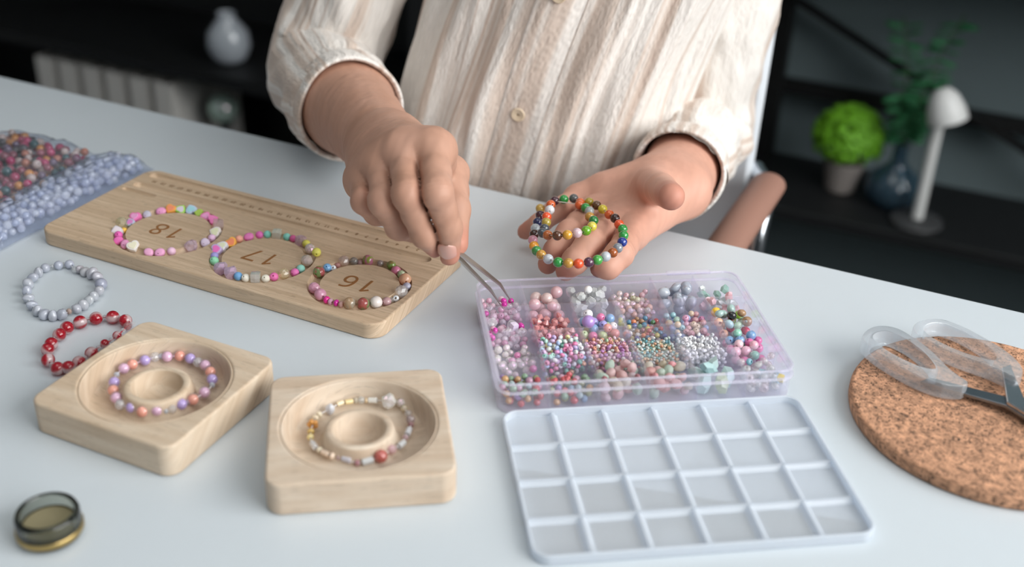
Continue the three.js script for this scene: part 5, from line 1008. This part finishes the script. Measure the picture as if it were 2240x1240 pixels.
// ---------------------------------------------------------------- office chair
{
  const white = std('#dfe4ea', 0.45), tan = std('#9c7465', 0.55), chrome = std('#c9ccd1', 0.15, { metalness: 1 }), fabric = std('#3a3d42', 0.9), dark = std('#1f2023', 0.6);
  const t = thing('office_chair', 'white-backed office chair with tan armrests, the person sitting on it', 'chair', [-.335, FLOOR, -.36]);
  const Y = (y) => y - FLOOR;
  mesh('seat', box(0.42, 0.06, 0.42, 0, Y(-.335), 0.0, 0.028, 5), fabric, t);
  const back = box(0.33, 0.48, 0.022, 0, 0, 0, 0.01, 4), p = back.attributes.position;
  for (let i = 0; i < p.count; i++) p.setZ(i, p.getZ(i) + p.getX(i) ** 2 * 0.9 - 0.03);
  back.computeVertexNormals();
  mesh('backrest', toCreasedNormals(back.rotateX(-0.08).translate(0.0, Y(.09), -.095), 0.7), white, t);
  mesh('back_bar', [bar([0, Y(-.38), -.06], [0, Y(-.32), -.17], 0.018), bar([0, Y(-.32), -.17], [0, Y(-.0), -.15], 0.016)], dark, t);
  for (const s of [-1, 1]) {
    const pad = mesh('armrest', new THREE.CapsuleGeometry(0.016, 0.15, 8, 20).scale(1, 1, 0.7).rotateX(Math.PI / 2).translate(s * 0.188, Y(-.05), .02), tan, t);
    mesh('armrest_bracket', tube([[s * 0.13, Y(-.372), .0], [s * 0.182, Y(-.365), .0], [s * 0.19, Y(-.25), -.02], [s * 0.188, Y(-.1), -.05], [s * 0.184, Y(-.064), -.075], [s * 0.165, Y(-.055), -.1]], 0.0085, 40, 12), chrome, t);
  }
  mesh('gas_column', [bar([0, 0.09, 0], [0, Y(-.37), 0], 0.025)], chrome, t);
  for (let k = 0; k < 5; k++) {
    const a = (k / 5) * 2 * Math.PI + 0.3, e = [Math.cos(a) * 0.27, 0.065, Math.sin(a) * 0.27];
    mesh('base_leg', bar([0, 0.1, 0], e, 0.022, 0.014), chrome, t);
    mesh('caster', new THREE.CylinderGeometry(0.026, 0.026, 0.03, 20).rotateX(Math.PI / 2).rotateY(-a).translate(e[0], 0.026, e[2]), dark, t);
  }
}

// ---------------------------------------------------------------- black shelving along the back wall
const black = std('#111315', 0.55), blackMetal = std('#0c0d0e', 0.5);
{
  // bookcase with the ring binders
  const x0 = -2.55, x1 = -0.44, zf = -1.16, zb = -1.49, t = thing('bookcase', 'black bookcase with ring binders on its lower shelf', 'bookcase', [(x0 + x1) / 2, FLOOR, (zf + zb) / 2]);
  const w = x1 - x0, d = zf - zb;
  mesh('back_panel', box(w, 1.5, 0.01, 0, 0.75, -d / 2 + 0.005), black, t);
  for (const s of [-1, 1]) mesh('side_panel', box(0.024, 1.5, d, s * (w / 2 - 0.012), 0.75, 0), black, t);
  mesh('upright', box(0.024, 1.5, d - 0.02, 0.55, 0.75, 0), black, t);
  for (const y of [0.012, 0.335, 0.7, 1.08, 1.488]) mesh('shelf', box(w - 0.03, 0.024, d - 0.012, 0, y, 0.004), black, t);
  mesh('plinth', box(w - 0.05, 0.0, d - 0.05, 0, 0, 0), black, t);
  t.remove(t.children.at(-1));
  const binder = (x) => {
    const o = thing('ring_binder', 'grey ring binder in the row on the bookcase', 'binder', [x, FLOOR + 0.0245, zf - 0.012], 0, 'grey ring binders in the bookcase');
    mesh('cover', [box(0.0025, 0.275, 0.22, -0.019, 0.1375, -0.11), box(0.0025, 0.275, 0.22, 0.019, 0.1375, -0.11), box(0.0405, 0.275, 0.003, 0, 0.1375, 0)], std('#d6d4d0', 0.6), o);
    mesh('pages', box(0.033, 0.26, 0.2, 0, 0.135, -0.115), std('#d8d6cf', 0.9), o);
    mesh('finger_ring', new THREE.TorusGeometry(0.009, 0.0018, 8, 24).translate(0, 0.05, 0.0018), std('#b5b7ba', 0.25, { metalness: 1 }), o);
    return o;
  };
  const names = ['grey ring binder nearest the glass ball on the bookcase', 'second grey ring binder from the glass ball', 'third grey ring binder from the glass ball', 'fourth grey ring binder from the glass ball', 'fifth grey ring binder from the glass ball', 'sixth grey ring binder from the glass ball'];
  names.forEach((n, i) => { binder(-1.536 - i * 0.0635).userData.label = n; });
  const o = thing('glass_ball', 'iridescent glass ball on a little stand on the bookcase', 'ornament', [[-1.4391, -.5296, -1.2400][0], FLOOR + 0.0245, -1.24]);
  const cy = 0.218;
  mesh('ball', new THREE.SphereGeometry(0.031, 40, 28).translate(0, cy, 0), phys('#c8e2d6', { transmission: 0.1, roughness: 0.1, thickness: 0, clearcoat: 1, metalness: 0.2, iridescence: 1, iridescenceIOR: 2, iridescenceThicknessRange: [200, 520] }), o);
  mesh('stand', lathe([[0, 0], [0.03, 0], [0.032, 0.006], [0.012, 0.012], [0.006, 0.03], [0.005, cy - 0.05], [0.016, cy - 0.03], [0.014, cy - 0.034], [0, cy - 0.036]], 32), std('#4a4c4f', 0.35, { metalness: 0.6 }), o);
  const q = thing('vase', 'pale round vase on the upper shelf of the bookcase', 'vase', [[-1.4108, -.4076, -1.2400][0], FLOOR + 0.3475, -1.24]);
  mesh('vase_body', lathe([[0, 0], [0.026, 0], [0.036, 0.012], [0.044, 0.035], [0.04, 0.062], [0.024, 0.082], [0.016, 0.092], [0.019, 0.1], [0.016, 0.1], [0.013, 0.092], [0.02, 0.08], [0, 0.01]], 40), phys('#a9b0b8', { roughness: 0.2, clearcoat: 0.8 }), q);
}
{
  // low steel shelving with a cross brace on the right
  const x0 = -0.375, x1 = 0.62, zf = -1.22, zb = -1.46, t = thing('shelving_unit', 'black steel shelving unit with a diagonal cross brace', 'shelf', [(x0 + x1) / 2, FLOOR, (zf + zb) / 2]);
  const w = x1 - x0, d = zf - zb, top = 1.25, sy = 0.297;
  for (const sx of [-1, 1]) for (const sz of [-1, 1]) mesh('post', box(0.032, top, 0.032, sx * (w / 2 - 0.016), top / 2, sz * (d / 2 - 0.016), 0.002, 1), blackMetal, t);
  for (const y of [0.06, sy, 0.72, 1.2]) mesh('shelf', box(w - 0.006, 0.022, d - 0.004, 0, y - 0.011, 0, 0.002, 1), black, t);
  mesh('rail', box(w - 0.06, 0.026, 0.016, 0, 0.43, -d / 2 + 0.012), blackMetal, t);
  mesh('brace', beam([-w / 2 + 0.01, 0.6, -d / 2 + 0.03], [w / 2 - 0.34, 0.302, -d / 2 + 0.03], 0.024, 0.008), blackMetal, t);
  const S = FLOOR + sy;
  // round bushy plant in a pale pot
  const c = V3([-.2007, -.4311, -1.3450]);
  const pp = thing('potted_plant', 'round bright green plant in a pale pot on the steel shelving', 'plant', [c.x, S, -1.345]);
  mesh('pot', lathe([[0, 0], [0.022, 0], [0.026, 0.004], [0.034, 0.05], [0.0345, 0.056], [0.031, 0.056], [0.03, 0.048], [0, 0.046]], 36), std('#8b8480', 0.6), pp);
  seedState = 4242;
  const leaf = new THREE.SphereGeometry(1, 8, 5).scale(0.0085, 0.0028, 0.0055), leaves = [];
  for (let i = 0; i < 520; i++) {
    const a = rr(0, 6.283), v = rr(-0.55, 1), r = 0.06 * Math.cbrt(rr(0.45, 1)), s = Math.sqrt(1 - v * v);
    const q = new THREE.Quaternion().setFromUnitVectors(V3(0, 1, 0), V3(s * Math.cos(a) + rr(-0.4, 0.4), v + rr(0, 0.5), s * Math.sin(a) + rr(-0.4, 0.4)).normalize());
    leaves.push(leaf.clone().applyQuaternion(q).translate(s * Math.cos(a) * r, 0.098 + v * r * 0.9, s * Math.sin(a) * r));
  }
  const fol = mesh('foliage', leaves, phys('#74b81a', { roughness: 0.55, transmission: 0.25, thickness: 0 }), pp); fol.userData.kind = 'stuff';
  mesh('stem', [bar([0, 0.04, 0], [0.004, 0.09, 0], 0.004)], std('#4e6b28', 0.8), pp);
  // dark glass bottle vase with trailing fern sprigs
  const c2 = V3([-.1124, -.4264, -1.3300]);
  const vs = thing('glass_vase', 'dark glass bottle vase with fern sprigs on the steel shelving', 'vase', [c2.x, S, -1.33]);
  mesh('vase_body', lathe([[0, 0], [0.03, 0], [0.042, 0.012], [0.047, 0.03], [0.042, 0.05], [0.022, 0.066], [0.0125, 0.078], [0.0115, 0.104], [0.0135, 0.108], [0.0105, 0.108], [0.0095, 0.1], [0.01, 0.078], [0.02, 0.062], [0.038, 0.046], [0.042, 0.03], [0.036, 0.014], [0, 0.006]], 44), phys('#6f93a8', { transmission: 0.85, roughness: 0.05, thickness: 0.003, ior: 1.5 }), vs);
  const lf = new THREE.SphereGeometry(1, 8, 5).scale(0.016, 0.0025, 0.0075).translate(0.015, 0, 0), fmat = phys('#2f7a4c', { roughness: 0.6, transmission: 0.2, thickness: 0 });
  const sprig = (tx, ty, tz, n) => {
    const pts = [[0, 0.09, 0], [tx * 0.15, 0.13, tz * 0.2], [tx * 0.5, lerp(0.13, ty, 0.6), tz * 0.5], [tx, ty, tz]], cv = new THREE.CatmullRomCurve3(pts.map((p) => V3(p))), gs = [];
    for (let i = 0; i < n; i++) { const q = cv.getPoint(0.25 + (0.75 * i) / n); for (const s of [0, 1]) gs.push(lf.clone().rotateX(rr(-0.5, 0.5)).rotateY(s * Math.PI + rr(-0.6, 0.6)).rotateZ(rr(-0.2, 0.5)).translate(q.x, q.y, q.z)); }
    const st = mesh('sprig', tube(pts, 0.0012, 20, 6), std('#3d5f34', 0.8), vs);
    const lv = new THREE.Mesh(mergeGeometries(gs.map(plain)), fmat); lv.name = 'sprig_leaves'; lv.userData.kind = 'stuff'; st.add(lv);
  };
  sprig(-0.02, 0.2, 0.01, 8); sprig(0.03, 0.24, 0, 9); sprig(-0.04, 0.31, -0.02, 12); sprig(0.05, 0.33, -0.01, 12); sprig(0.01, 0.17, 0.03, 6); sprig(0.04, 0.16, 0.02, 6);
  // small white desk lamp
  const c3 = V3([-.0605, -.4145, -1.2700]);
  const lp = thing('desk_lamp', 'small white desk lamp with a dome shade, switched off, on the steel shelving', 'lamp', [c3.x, S, -1.27]);
  const wh = std('#d8d9d8', 0.4);
  mesh('lamp_base', lathe([[0, 0], [0.04, 0], [0.042, 0.004], [0.04, 0.009], [0.01, 0.012], [0, 0.012]], 36), std('#3c3d3f', 0.5), lp);
  mesh('lamp_pole', bar([0, 0.01, 0], [0.0, 0.195, 0.0], 0.0095, 0.0085), wh, lp);
  mesh('lamp_arm', bar([0, 0.185, 0], [0.02, 0.215, 0.005], 0.008, 0.009), wh, lp);
  mesh('lamp_shade', new THREE.LatheGeometry([[0.0, 0.052], [0.012, 0.05], [0.022, 0.038], [0.029, 0.018], [0.031, 0], [0.0295, 0], [0.0275, 0.018], [0.0205, 0.036], [0.011, 0.047], [0, 0.049]].map((p) => new THREE.Vector2(...p)), 40).rotateZ(0.35).translate(0.012, 0.185, 0.005), wh, lp);
}

scene.traverse((o) => { if (o.isMesh) { o.castShadow = true; o.receiveShadow = true; } });
renderer.render(scene, camera);
